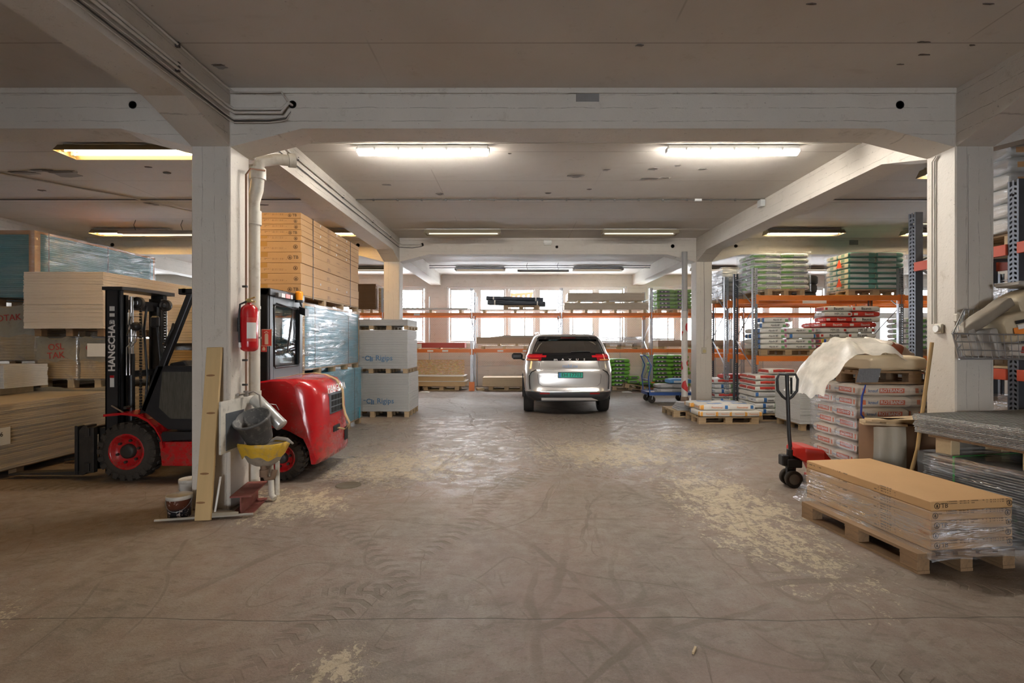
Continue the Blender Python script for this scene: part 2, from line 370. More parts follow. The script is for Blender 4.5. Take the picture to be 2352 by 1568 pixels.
XL, XR, YF, YB, ZC = -18.4, 19.6, -9.6, 19.0, 4.13
struct(MB().box(XL - .3, XR + .3, YF - .3, YB + .3, -.3, 0).build('floor', floor_mat()))
def ceil_mat():
    g = G('ceiling_paint'); v = g.co(); X = g.xyz(v)
    n = g.noise(v, 1.1, 5, .6); c = g.mix(n, (.50, .455, .40), (.62, .58, .53)); c = g.mix(g.rng(g.noise(v, 4, 7, .75), .56, .7, 0, .25), c, (.36, .3, .23))
    def ln(a, p, w=.006): return g.rng(g.ma('ABSOLUTE', g.ma('SUBTRACT', g.ma('FRACT', g.ma('MULTIPLY', a, 1 / p)), .5)), w / p, w / p * .3)
    l = g.ma('MULTIPLY', ln(X[1], 1.21, .010), .7); l2 = g.ma('MULTIPLY', g.ma('MULTIPLY', ln(X[0], 2.47, .012), g.rng(g.noise(v, .7, 2), .5, .6)), .5)
    c = g.mix(g.ma('MAXIMUM', l, l2), c, (.25, .21, .17))
    soot = g.rng(g.noise(g.map(v, scale=(.7, 2.5, 1)), 1.1, 4, .6), .62, .85, 0, .4); c = g.mix(soot, c, (.3, .23, .17))
    tan = g.rng(g.noise(v, .35, 2), .5, .75, 0, .35); c = g.mix(tan, c, (.5, .41, .31))
    c = g.mix(g.rng(g.noise(v, 24, 3), .71, .76, 0, .5), c, (.2, .17, .14))
    h = g.ma('ADD', g.ma('MULTIPLY', g.noise(v, 40, 3), .2), g.noise(v, 5, 5, .6)); h = g.ma('SUBTRACT', h, l)
    return g.pbr(c, .6, 0, g.bump(h, .35, .008))
ceil = struct(MB().box(XL - .3, XR + .3, YF - .3, YB + .3, ZC, ZC + .3).build('ceiling', ceil_mat()))
PZ, PY_, PX = paint('board_marked_paint_z', 'z'), paint('board_marked_paint_y', 'y'), paint('board_marked_paint_x', 'x', pitch=.12)
PB = paint('wall_board_paint', 'z', (.62, .60, .56), .17)
# ---------------------------------------------------------------- walls and windows
struct(MB().box(XL - .3, XL, YF - .3, YB + .3, 0, ZC).build('wall_left', PB))
struct(MB().box(XR, XR + .3, YF - .3, YB + .3, 0, ZC).build('wall_right', PB))
CXS = (-18.0, -10.49, -3.0, 4.49, 11.98, 19.4)
struct(MB().box(XL, -1.9, YF - .3, YF, 0, ZC).box(1.6, XR, YF - .3, YF, 0, ZC).box(-1.9, 1.6, YF - .3, YF, 2.5, ZC).build('wall_front', PB))  # doorway gap added behind the viewer to let daylight onto the foreground
L = bpy.data.lights.new('added_opening_portal', 'AREA'); L.shape = 'RECTANGLE'; L.size = 3.4; L.size_y = 2.4; L.cycles.is_portal = True
lo = bpy.data.objects.new('added_opening_portal', L); COL.objects.link(lo); lo.location = (-.15, YF - .2, 1.25); lo.rotation_euler = (PI / 2, 0, 0)
bw = MB().box(XL, XR, YB, YB + .3, 0, 1.55).box(XL, XR, YB, YB + .3, 3.70, ZC)
for cx in CXS: bw.box(max(XL, cx - .38), min(XR, cx + .38), YB, YB + .3, 1.55, 3.70)
struct(bw.build('wall_back', PB))
WF = M('white_window_frame', (.78, .79, .78), .4, var=.03)
GL = glass('window_glass', .06)
for k in range(5):
    a, b = CXS[k] + .38, CXS[k + 1] - .38
    if b - a < 1: continue
    wn = thing('window_%d' % (k + 1), None, None, ((a + b) / 2, YB + .12, 1.55)); wn['kind'] = 'structure'
    W = b - a; mb = MB(); gl = MB(); H = 2.15
    mb.box(-W / 2, W / 2, -.05, .05, 0, .07).box(-W / 2, W / 2, -.05, .05, H - .07, H).box(-W / 2, -W / 2 + .08, -.048, .048, .0705, H - .0705).box(W / 2 - .08, W / 2, -.048, .048, .0705, H - .0705)
    mb.box(-W / 2 + .081, W / 2 - .081, -.042, .042, 1.02, 1.12)
    for i in range(6):
        u0 = -W / 2 + .04 + (W - .08) * i / 6; u1 = u0 + (W - .08) / 6
        if i: mb.box(u0 - .07, u0 + .07, -.053, .0455, .0715, H - .0715)
        for z0, z1 in ((.07, 1.02), (1.12, H - .07)):
            mb.box(u0 + .072, u1 - .072, -.03, .02, z0 + .001, z0 + .06).box(u0 + .072, u1 - .072, -.03, .02, z1 - .06, z1 - .001).box(u0 + .072, u0 + .13, -.028, .018, z0 + .061, z1 - .061).box(u1 - .13, u1 - .072, -.028, .018, z0 + .061, z1 - .061)
            gl.box(u0 + .1, u1 - .1, -.006, .006, z0 + .03, z1 - .03)
    mb.build('window_frame', WF, wn, bevel=.006); gl.build('pane', GL, wn)
    L = bpy.data.lights.new('window_portal', 'AREA'); L.shape = 'RECTANGLE'; L.size = W - .1; L.size_y = 2.05; L.cycles.is_portal = True
    lo = bpy.data.objects.new('window_portal', L); COL.objects.link(lo); lo.location = ((a + b) / 2, YB + .22, 2.62); lo.rotation_euler = (-PI / 2, 0, 0)
# wire-mesh guard in front of the windows
ch = MB(); Hm = 1.95; z0 = .75
for k in range(-40, 235):
    for s in (1, -1):
        x0 = -10.2 + k * .085
        xa, xb = (x0, x0 + Hm * s)
        za, zb = z0, z0 + Hm
        ch.tube([(xa if s > 0 else xa + Hm, 18.72, za), ((xb if s > 0 else xb + Hm), 18.72 + .004 * s, zb)], .0022, 3)
for xx in [-10.2 + 1.75 * i for i in range(13)]: ch.tube([(xx, 18.72, 0), (xx, 18.72, 3.3)], .022, 8)
ch.tube([(-12, 18.72, z0), (12, 18.72, z0)], .008, 5).tube([(-12, 18.72, 2.7), (12, 18.72, 2.7)], .008, 5)
tag(ch.build('wire_mesh_fence', M('galvanised_wire', (.42, .44, .45), .4, .7)), 'galvanised wire mesh on thin posts standing in front of the windows', 'fence')
# outside
struct(MB().box(-60, 60, YB + .4, 90, -.5, -.3).box(-60, 60, -60, YF - .4, -.35, -.3).build('ground', M('snow_ground', (.8, .83, .87), .8, var=.04)))
for ti, (tx, ty, th) in enumerate(((-6.5, 30, 7), (1.5, 33, 8), (8, 29, 6.5), (-16, 34, 8), (17, 36, 8), (5, 45, 8))):
    tr = MB(); rr = random.Random(int(tx * 10)); tr.tube([(0, 0, -.3), (.1, 0, th * .5), (.05, .1, th)], [.16, .1, .02], 6)
    for i in range(34):
        z = th * (.22 + .7 * rr.random()); a = rr.random() * 6.28; l = (th - z) * .5 + .4
        e = (math.cos(a) * l, math.sin(a) * l, z + l * .6); tr.tube([(.05, 0, z), (e[0] * .6, e[1] * .6, z + l * .25), e], [.045, .03, .008], 4)
        for q in range(3): b = a + rr.uniform(-1, 1); tr.tube([(e[0] * .6, e[1] * .6, z + l * .25), (e[0] * .6 + math.cos(b) * l * .4, e[1] * .6 + math.sin(b) * l * .4, z + l * .5)], [.02, .006], 3)
    tag(tr.build('bare_tree', M('bark', (.30, .29, .29), .9), None, (tx, ty, 0)), 'bare winter tree outside the windows, %s' % ('left of the middle window', 'behind the middle window', 'behind the green bags', 'at the far left', 'at the far right', 'far behind the middle window, right half')[ti], 'tree', 'bare trees outside the windows')
bs = thing('striped_barrier', 'orange and white striped barrier outside behind the middle window', 'barrier', (Xp(1199, 21), 21, 2.9))
mb = MB(); mb.box(-.62, .62, 0, .03, .15, .8); mb.build('panel', M('barrier_white', (.8, .8, .78), .5, var=.02), bs)
mb = MB()
for i in range(6): mb.prism([(-.58 + i * .2, .2), (-.47 + i * .2, .2), (-.36 + i * .2, .74), (-.47 + i * .2, .74)], 'y', -.012, -.002)
mb.prism([(-.62, .6), (.62, .72), (.62, .8), (-.62, .7)], 'y', -.014, -.003); mb.build('stripe', M('barrier_orange', (.22, .035, .002), .5, var=.05), bs)
mb = MB(); mb.box(-.5, -.45, .03, .08, -3.2, .15).box(.45, .5, .03, .08, -3.2, .15); mb.build('post', M('barrier_post', (.4, .4, .4), .5), bs)
# ---------------------------------------------------------------- columns
CW, CD = .38, .36; ROWS = (-2.23, 4.99, 12.21)
col = MB().box(-CW / 2, CW / 2, 0, CD, 0, ZC, c=.012).mesh('column', PX)
colb = MB().box(-.38, .38, 0, .3, 0, ZC, c=.01).mesh('column', PZ)
for cx in CXS[1:5]:
    for ry in ROWS: struct(obj('column', col, None, (cx, ry, 0)))
# ---------------------------------------------------------------- beams with haunches
ZB = 3.74; ZH = 3.56
def beam_x(L, name='beam'):
    h = L / 2
    p = [(-h, ZH), (-h + .70, ZB), (h - .70, ZB), (h, ZH), (h, ZC), (-h, ZC)]
    return MB().prism(p, 'y', 0, .34).prism([(-h, ZC), (-h, ZC - .05), (h, ZC - .05), (h, ZC)], 'y', -.02, .0).mesh(name, PZ)
def beam_y(L, hs=(1, 1)):
    p = [(0, ZH if hs[0] else ZB), (.66, ZB), (L - .66, ZB), (L, ZH if hs[1] else ZB), (L, ZC), (0, ZC)]
    return MB().prism(p, 'x', -CW / 2 + .005, CW / 2 - .005).mesh('beam', PZ)
for k in range(5):
    a = CXS[k] + CW / 2; b = CXS[k + 1] - CW / 2; me = beam_x(b - a)
    for ry in ROWS:
        o = struct(obj('beam', me, None, ((a + b) / 2, ry + .01, 0)))
for cx in CXS[1:5]:
    me1 = beam_y(7.22 - CD); me2 = beam_y(YB - 12.57, (1, 0)); me3 = beam_y(-2.23 - YF, (0, 1))
    struct(obj('beam', me1, None, (cx, -2.23 + CD, 0))); struct(obj('beam', me1, None, (cx, 4.99 + CD, 0)))
    struct(obj('beam', me2, None, (cx, 12.57, 0))); struct(obj('beam', me3, None, (cx, YF, 0)))
# round openings and a notch in the beams
hole = M('hole_dark', (.008, .008, .008), .9)
def disc(px, py, Y, r, nm='pipe_opening'):
    x, z = Xp(px, Y), Zp(py, Y)
    m = MB(); m.lathe([(0, .0), (r, .0), (r, -.004), (r * 1.12, -.004), (r * 1.12, .002)], (0, 0, 0), 'y', 20)
    return m.build(nm, hole, None, (x, Y, z))
for px, py, Y, r in ((305, 241, 5.0, .034), (2067, 241, 5.0, .036), (672, 240, 5.0, .034), (1545, 565, 12.22, .04), (1690, 565, 12.22, .035), (822, 563, 12.22, .04), (258, 562, 12.22, .04), (1279, 567, 12.22, .03), (970, 562, 12.22, .035)):
    struct(disc(px, py, Y, r))
def notch(px0, px1, py0, py1, Y):
    m = MB(); m.box(0, (px1 - px0) * Y / F, -.004, .004, 0, (py1 - py0) * Y / F)
    m.build('notch_recess', M('notch_grey', (.23, .22, .21), .8, bump=.4), None, (Xp(px0, Y), Y, Zp(py1, Y)))['kind'] = 'structure'
notch(1323, 1376, 206, 233, 4.998); notch(1951, 1971, 551, 562, 12.218)
# peeled paint
pk = M('peeled_grey', (.30, .285, .27), .8, var=.2, bump=.5); pkd = M('peeled_dark', (.12, .10, .085), .9, var=.2)
fr = random.Random(3)
def flake(px, py, w, h, dark=0):
    Y = F * (ZC - CH) / (CY - py); x = Xp(px, Y); W = w * Y / F; H = h * Y / F * Y / (ZC - CH) * .6
    n = 11; m = MB(); pts = []
    for i in range(n):
        a = 2 * PI * i / n; q = fr.uniform(.45, 1.05); pts.append((W / 2 * math.cos(a) * q, H / 2 * math.sin(a) * q))
    m.prism(pts, 'z', -.006, .0); struct(m.build('peeled_paint', pkd if dark else pk, None, (x, Y, ZC)))
    if not dark and w > 14:
        m = MB(); m.prism([(p[0] * 1.02 + W * .02, p[1] * .35 - H * .38) for p in pts], 'z', -.01, -.006); struct(m.build('peeled_paint', pkd, None, (x, Y, ZC)))
for a in ((150, 400, 95, 30), (60, 397, 70, 14), (100, 392, 60, 12), (350, 468, 36, 12), (385, 397, 22, 8, 1), (340, 383, 20, 5, 1), (95, 437, 20, 6, 1), (508, 152, 34, 22), (1470, 104, 24, 11), (1865, 8, 28, 8, 1), (2120, 96, 34, 5, 1), (2122, 125, 40, 5, 1), (2068, 147, 22, 4, 1),
          (2232, 103, 18, 6, 1), (2270, 8, 30, 7, 1), (889, 424, 26, 7), (1010, 445, 20, 8, 1), (1320, 404, 40, 12), (1392, 390, 22, 9), (1500, 388, 30, 10), (1555, 380, 18, 8), (1487, 410, 52, 10), (1528, 408, 24, 7), (1612, 388, 30, 8), (1260, 443, 20, 6, 1), (1353, 434, 14, 5, 1), (1170, 352, 10, 4, 1), (600, 470, 40, 6, 1)):
    flake(*a)
# ---------------------------------------------------------------- pipes and cables
cab = M('painted_pipe', (.52, .48, .42), .5, var=.1); cabd = M('dark_cable', (.06, .055, .05), .5); galv = M('galvanised', (.45, .46, .47), .35, .8, var=.15)
xc = -2.81
clipm = MB().box(-.012, .02, -.012, .012, -.02, .02).mesh('clip', cabd)
def cable(name, pts, r, mat, label, group=None, clips=None, parent=None):
    o = MB().tube(pts, r, 8).build(name, mat, parent)
    if not parent: tag(o, label, 'pipe' if 'conduit' in name else 'cable', group)
    for p in clips or (): obj('clip', clipm, o, p)
    return o
bun = thing('conduit_bundle', 'bundle of painted conduits and cables clipped along the left beam above the first column', 'pipe', (0, 0, 0))
for i, (dz, r, nm) in enumerate(((.20, .014, 'upper'), (.235, .014, 'lower'), (.035, .010, 'topmost'))):
    z = ZC - dz; hy = 4.955
    zz = z if i < 2 else ZC - .035
    cable('conduit', [(xc + .02, -2, z - .005), (xc + .02, 4.86, z), (xc + .06, hy, z - .02), (xc + .4, hy, z - .02), (xc + .52, hy, z - .02), (-2.22, hy + .0, Zp(241, 5.0)), (-2.20, 5.03, Zp(241, 5.0))], r, cab,
          None, parent=bun, clips=[(xc + .01, y, z) for y in (2.4, 3.3, 4.2)])
for i in range(3):
    z = ZC - .29 - .018 * i; cable('cable', [(xc + .012, -2, z - .02), (xc + .012, 2.6, z), (xc + .012, 3.9, z - .015 * (i - 1)), (xc + .012, 4.88, z), (xc + .05, 4.97, z - .02), (xc + .4, 4.965, z - .02), (-2.25, 4.965, z), (-2.2, 5.03, Zp(243, 5.0))], .006, cabd if i == 1 else cab,
          None, parent=bun)
z = ZC - .15
cable('conduit', [(xc + .02, 5.38, z), (xc + .02, 12.0, z), (xc + .06, 12.18, z - .01), (-2.32, 12.185, z - .01), (-2.26, 12.25, z - .02)], .014, cab, 'painted conduit along the beam from the second left column', clips=[(xc + .01, y, z) for y in (6.5, 8.2, 9.9, 11.3)])
cable('cable', [(xc + .012, 5.38, z - .09), (xc + .012, 8, z - .10), (xc + .012, 12.1, z - .09), (-2.5, 12.19, z - .09), (-2.26, 12.23, z - .05)], .007, cabd, 'dark cable below the conduit on the left beam of the second bay')
m8 = 8.87; cable('conduit', [(-2.8, m8, ZC - .012), (4.3, m8, ZC - .012)], .009, cabd, 'thin dark conduit across the ceiling of the middle bay', clips=[(-2.5 + .42 * i, m8, ZC - .012) for i in range(16)])
cable('conduit', [(4.68, m8, ZC - .012), (11.7, m8, ZC - .012)], .009, cabd, 'thin dark conduit across the ceiling of the right bay')
cable('conduit', [(-10.2, m8, ZC - .012), (-3.2, m8, ZC - .012)], .009, cabd, 'thin dark conduit across the ceiling of the left bay')
cable('cable', [(-8.6, 6.1, ZC - .012), (-6.6, 8.8, ZC - .012), (-5.6, 10.4, ZC - .05)], .012, cab, 'pale cable crossing the ceiling left of the first column')
for yy in (6.35, 11.2): cable('conduit', [(-2.8, yy, ZC - .01), (4.3, yy, ZC - .01)], .006, cab, 'thin wire along the ceiling joining the %s pair of lamps' % ('front' if yy < 7 else 'second'))
for yy, zz in ((16.0, ZC - .10), (16.05, ZC - .16)):
    cable('conduit', [(-2.75, yy, zz), (4.2, yy, zz)], .016, galv, 'grey conduit under the ceiling of the far bay, %s of two' % ('upper' if zz > ZC - .12 else 'lower'))
jb = M('junction_grey', (.5, .51, .5), .5)
tag(MB().box(-.06, .06, -.03, .03, -.04, .0, c=.006).build('junction_box', jb, None, (Xp(1603, m8), m8, ZC)), 'small grey junction box on the ceiling conduit', 'junction box')
tag(MB().box(-.08, .0, -.07, .07, -.12, .0, c=.006).build('junction_box', jb, None, (4.295, m8, ZC - .02)), 'grey junction box on the right beam at the conduit end', 'junction box')
em = thing('emergency_light', 'small white emergency light box on the second cross beam', 'lamp', (Xp(1258, 12.15), 12.22, Zp(559, 12.15)))
MB().box(-.1, .1, -.08, 0, 0, .08, c=.015).build('housing', M('white_plastic', (.8, .8, .77), .4, var=.03), em)
MB().box(-.09, .09, -.07, -.0, -.03, .0, c=.01).build('diffuser', M('milky_plastic', (.85, .85, .8), .3, var=.02), em)
# ---------------------------------------------------------------- ceiling lamps
wht = M('lamp_housing', (.62, .60, .55), .4, var=.06); refl = M('lamp_reflector', (.34, .29, .20), .35, .1, var=.06); hb = M('lamp_body_brown', (.30, .26, .21), .5)
def trough(key, e, col):
    t = thing('fluorescent_lamp', 'x', 'lamp')
    m = MB(); L = .83
    prof = [(-.17, -.12), (-.10, -.035), (.10, -.035), (.17, -.12)]
    for i in range(3):
        (a, b), (c, d) = prof[i], prof[i + 1]
        m.hexa([(-L, a, b), (L, a, b), (L, c, d), (-L, c, d)], [(-L, a, b + .006), (L, a, b + .006), (L, c, d + .006), (-L, c, d + .006)])
    for s in (-L, L - .005): m.prism([(-.17, -.12), (-.10, -.03), (.10, -.03), (.17, -.12)], 'x', s, s + .005)
    m.build('reflector', refl, t)
    MB().box(-.80, .80, -.06, .06, -.06, 0).build('housing', wht, t, bevel=.004)
    for y in (-.07, .07):
        tb = MB().cyl((-.76, y, -.085), (.76, y, -.085), .014, n=8).build('tube', emis(key, col, e), t)
        MB().box(-.80, -.76, y - .015, y + .015, -.105, -.05).box(.76, .80, y - .015, y + .015, -.105, -.05).build('socket', wht, tb)
    return t
WARM, NEUT, LEDC = (1, .62, .24), (1, .84, .62), (1, .95, .88)
tw = Proto(trough('tube_warm', E_WARM, WARM)); td = Proto(trough('tube_dim', E_DIM, NEUT)); tr_ = Proto(trough('tube_right', 26, (1, .82, .55))); tf = Proto(trough('tube_fill', E_FILL, (1, .78, .52)))
for x, y, p, lab in ((-4.87, 6.42, tw, 'glowing warm yellow trough lamp on the ceiling left of the first column'), (-8.45, 11.2, tw, 'small looking warm trough lamp above the blue wrapped pack'),
                     (-4.3, 11.2, tw, 'trough lamp behind the tall carton stack and the first column'), (-1.18, 11.2, td, 'trough lamp on the ceiling left of the emergency light'), (2.70, 11.2, td, 'trough lamp on the ceiling right of the emergency light'),
                     (-1.21, 16.85, td, 'far trough lamp under the ceiling, left of the black rolls'), (2.68, 16.85, td, 'far trough lamp under the ceiling, right of the black rolls'), (6.30, 11.2, tr_, 'trough lamp above the green wrapped bags on the rack'),
                     (9.35, 11.2, tr_, 'trough lamp partly hidden by the tall rack upright'), (-4.87, 16.85, td, 'far trough lamp seen left of the second left column'), (6.6, 16.85, td, 'far trough lamp behind the green wrapped bags'),
                     (9.9, 16.85, td, 'far trough lamp above the black tyres'), (6.6, 7.2, tr_, 'trough lamp over the right rack behind the right column')):
    p.put((x, y, ZC - .01), 0, lab)
for x, y in ((-8.2, -.9), (-1.2, -.9), (2.7, -.9), (6.8, -.9)): tf.put((x, y, ZC - .01), 0, 'added trough lamp behind the viewer lighting the foreground, %s' % {-8.2: 'far left', -1.2: 'middle left', 2.7: 'middle right', 6.8: 'far right'}[x], 'added lamps behind the viewer')  # unseen lamps, added to brighten the foreground
sl = thing('suspended_lamp', 'trough lamp hung from a cable beside the first column', 'lamp', (-7.3, 10.4, ZC))
def hung(sl, L=.8):
    m = MB(); m.prism([(-.09, -.3), (-.05, -.22), (.05, -.22), (.09, -.3)], 'x', -L, L); m.build('housing', galv, sl, bevel=.004)
    MB().cyl((-L + .06, 0, -.31), (L - .06, 0, -.31), .014, n=8).build('tube', emis('tube_dim', NEUT, E_DIM), sl)
    for x in (-L * .6, L * .6): MB().tube([(x, 0, -.22), (x - .04, 0, -.1), (x, 0, 0)], .006, 6).build('bracket', cabd, sl)
hung(sl)
sl = thing('suspended_lamp', 'narrow lamp hung from the conduits in the middle of the far bay', 'lamp', (Xp(1247, 16.0), 15.9, ZC - .02)); hung(sl, .8)
def led():
    t = thing('led_lamp', 'x', 'lamp')
    MB().box(-.82, .82, -.05, .05, -.06, 0).build('housing', M('led_housing', (.75, .76, .76), .35, var=.03), t, bevel=.012)
    m = MB(); m.prism([(-.052, -.055), (-.045, -.10), (-.02, -.115), (.02, -.115), (.045, -.10), (.052, -.055)], 'x', -.81, .81); m.build('diffuser', emis('led_light', LEDC, E_LED), t)
    for s in (-1, 1):
        MB().box(s * .82 - .02, s * .82 + .02, -.04, .04, -.085, -.02, c=.01).build('end_cap', M('led_cap', (.5, .5, .49), .4), t)
    m = MB()
    for i in range(5): m.box(-.6 + .3 * i - .012, -.6 + .3 * i + .012, -.056, -.05, -.07, -.03)
    m.build('clip', galv, t); return t
lp = Proto(led())
lp.put((-1.18, 6.42, ZC - .02), 0, 'bright white tube lamp on the ceiling, left one of the pair'); lp.put((2.72, 6.42, ZC - .02), 0, 'bright white tube lamp on the ceiling, right one of the pair')
# ---------------------------------------------------------------- pallets
wood = M('pallet_wood', (.46, .33, .19), .7, var=.25, sc=3, bump=.4, bs=30, dirt=.35, dcol=(.2, .13, .07), st=(1, 6, 6))
woodo = M('pallet_wood_old', (.27, .165, .085), .75, var=.3, sc=3, bump=.4, bs=30, dirt=.5, dcol=(.12, .08, .05), st=(1, 6, 6))
wood2 = M('sawn_wood', (.58, .44, .26), .6, var=.2, sc=2, bump=.2, bs=30, st=(1, 8, 8))
def pallet_root(L=1.2, W=.8, old=False, det=True, stamp=False):
    t = thing('pallet', 'x', 'pallet'); mt = woodo if old else wood; y0 = -W / 2
    dk = MB(); n = 5 if W < 1 else 7
    ws = [.145, .1, .145, .1, .145] if n == 5 else [.12] * 7
    gap = (W - sum(ws)) / (n - 1); y = y0
    for i in range(n): dk.box(-L / 2, L / 2, y, y + ws[i], .122, .144); y += ws[i] + gap
    for x in (-L / 2, -.0725, L / 2 - .145): dk.box(x, x + .145, y0, -y0, .1, .1215)
    ys = [y0, -.05, -y0 - .1]
    if det:
        dk.build('deck', mt, t)
        sk = MB().box(-L / 2, L / 2, 0, .1, 0, .022).mesh('skid', mt); bl = MB().box(-.0725, .0725, 0, .1, .022, .1, c=.003).mesh('block', mt)
        for y in ys:
            obj('skid', sk, t, (0, y, 0))
            for x in (-L / 2 + .0725, 0, L / 2 - .0725): obj('block', bl, t, (x, y, 0))
    else:
        for y in ys:
            dk.box(-L / 2, L / 2, y, y + .1, 0, .022)
            for x in (-L / 2 + .0725, 0, L / 2 - .0725): dk.box(x - .0725, x + .0725, y, y + .1, .022, .1)
        t2 = dk.build('pallet', mt); tag(t2, 'x', 'pallet'); bpy.data.objects.remove(t); t = t2
    return t
PD = Proto(pallet_root()); PO = Proto(pallet_root(old=True)); PS = Proto(pallet_root(det=False))
# ---------------------------------------------------------------- racks
steel = M('rack_steel', (.40, .42, .45), .35, .75, var=.12, sc=12); steeld = M('rack_steel_dark', (.12, .13, .15), .4, .6, var=.2, sc=12)
orange = M('rack_orange', (.80, .22, .04), .4, var=.08, sc=3, dirt=.25, dcol=(.35, .10, .03)); redor = M('rack_red_orange', (.40, .055, .02), .45, var=.1)
def upright_mesh(h, mat, w=.1, d=.07, fl=1):
    m = MB()      # slotted face towards -y
    for a, b in ((-w / 2, -w * .33), (-.011, .011), (w * .33, w / 2)): m.box(a, b, 0, .003, 0, h)
    n = int(h / .05)
    for i in range(n):
        z = i * .05
        for s in (-1, 1):
            a, b = (.011 * s, w * .33 * s); m.add([(a, 0, z), (b, 0, z - .012), (b, 0, z + .013), (a, 0, z + .025)], [(0, 1, 2, 3)])
    for s in (-1, 1): m.box(s * w / 2 - .0015, s * w / 2 + .0015, 0, d, 0, h).box(s * w / 2, s * (w / 2 - .02), d - .003, d, 0, h)
    m.box(-.07, .07, -.02, d + .02, 0, .006); return m.mesh('upright', mat)
def brace(m, p, q, r=.014): m.tube([p, q], r, 4)
def frame(rk, x, y, depth, h, um, umb, zs=(.3, 1.0, 1.7, 2.4, 3.0), name='brace'):
    obj('upright', um, rk, (x, y, 0)); obj('upright', umb, rk, (x, y + depth, 0), rz=PI)
    for i in range(len(zs) - 1):
        a, b = (y + .04, y + depth - .04)[::1 if i % 2 else -1]
        m = MB(); brace(m, (x, a, zs[i]), (x, b, zs[i + 1])); m.build(name, steel, rk)
    for z in (zs[0] - .12, zs[-1] + .08): m = MB(); brace(m, (x, y + .04, z), (x, y + depth - .04, z)); m.build(name, steel, rk)
def beamx(rk, x0, x1, y, z, mat=None, h=.11, conn=True):
    m = MB().box(x0 + .05, x1 - .05, y - .02, y + .03, z - h / 2, z + h / 2, c=.004); o = m.build('beam', mat or orange, rk)
    if conn:
        for x in (x0 + .02, x1 - .06): MB().box(x, x + .04, y - .03, y + .03, z - .13, z + .07).build('beam_bracket', mat or orange, o)
guard = MB().prism([(-.09, -.09), (.09, -.09), (.09, .06), (.08, .06), (.08, -.08), (-.08, -.08), (-.08, .06), (-.09, .06)], 'z', 0, .30).mesh('foot_guard', orange)
# rack along the back wall
YR = 17.1; u35 = upright_mesh(3.45, steel); u35d = upright_mesh(3.4, steel)
rk = thing('pallet_rack', 'long orange and grey pallet rack under the windows on the back wall', 'rack', (0, YR, 0))
fx = [-10.5, -7.5, -4.5, -1.51, 1.5, 4.52, 7.6, 10.6]
for x in fx: frame(rk, x, 0, 1.08, 3.4, u35, u35d)
for a, b in zip(fx, fx[1:]):
    for z in (2.556, 1.335):
        beamx(rk, a, b, 0, z); beamx(rk, a, b, 1.04, z)
for x in fx: obj('foot_guard', guard, rk, (x, 0, 0))
plate = M('label_white', (.8, .79, .74), .5, var=.05)
for x, z in ((-3.35, 2.556), (-2.4, 1.335), (-2.9, 1.335), (.3, 1.335), (-.55, 1.335)): MB().box(-.1, .1, -.026, -.0215, -.03, .03).build('label', plate, rk, (x, 0, z))
BZ1, BZ2 = 1.39, 2.612
# racks on the right, back to back
Y1, Y2 = 11.0, 12.5
r1 = thing('pallet_rack', 'orange and grey pallet rack behind the plaster bags, right of the second column', 'rack', (0, Y1, 0))
u32 = upright_mesh(3.24, steel); u32d = upright_mesh(3.24, steeld)
for x in (5.15, 8.3, 11.4): frame(r1, x, 0, 1.03, 3.24, u32, u32d)
r2 = thing('pallet_rack', 'orange and grey pallet rack standing directly behind the nearer right rack', 'rack', (0, Y2, 0))
for x in (5.15, 8.3, 11.4): frame(r2, x, 0, .98, 3.24, u32, u32d)
for rkk, d in ((r1, 1.0), (r2, .95)):
    for a, b in ((5.15, 8.3), (8.3, 11.4)):
        for z in (2.59, 1.28): beamx(rkk, a, b, 0, z); beamx(rkk, a, b, d, z)
for x in (5.15, 8.3): obj('foot_guard', guard, r1, (x, 0, 0))
MB().box(-.28, .28, -.027, -.0215, -.035, .035).build('label', plate, r1, (7.0, 1.0, 2.58))
TX = M('ink_black', (.02, .02, .02), .5, var=0)
RZ1, RZ2 = 1.337, 2.647
# rack running away on the far right
r3 = thing('pallet_rack', 'tall dark grey rack with red beams beside the right column', 'rack', (5.33, 0, 0))
u36 = upright_mesh(3.38, steeld, .12, .1)
for y in (5.47, 6.87, 1.8):
    for x in (0, 1.1): obj('upright', u36, r3, (x, y, 0), rz=PI / 2 if x else -PI / 2)
    for i, (za, zb) in enumerate(((.4, 1.2), (1.2, 2.0), (2.0, 2.7), (2.7, 3.2))):
        m = MB(); a, b = (0.02, 1.08)[::1 if i % 2 else -1]; brace(m, (a, y, za), (b, y, zb), .02); m.build('brace', steel, r3)
    m = MB(); brace(m, (0, y, 3.22), (1.1, y, 3.22), .02); m.build('brace', steel, r3)
for x in (0, 1.1):
    for z in (2.645, 1.29):
        for y0, y1 in ((1.8, 5.47), (5.47, 6.87)): MB().box(x - .025, x + .025, y0 + .06, y1 - .06, z - .06, z + .06, c=.004).build('beam', redor, r3)
for z in (2.645, 1.29):          # cross bars carrying pallets
    for y in (3.4, 4.2, 5.0, 5.8, 6.5): MB().box(.03, 1.07, y - .03, y + .03, z + .02, z + .055).build('cross_bar', steeld, r3)
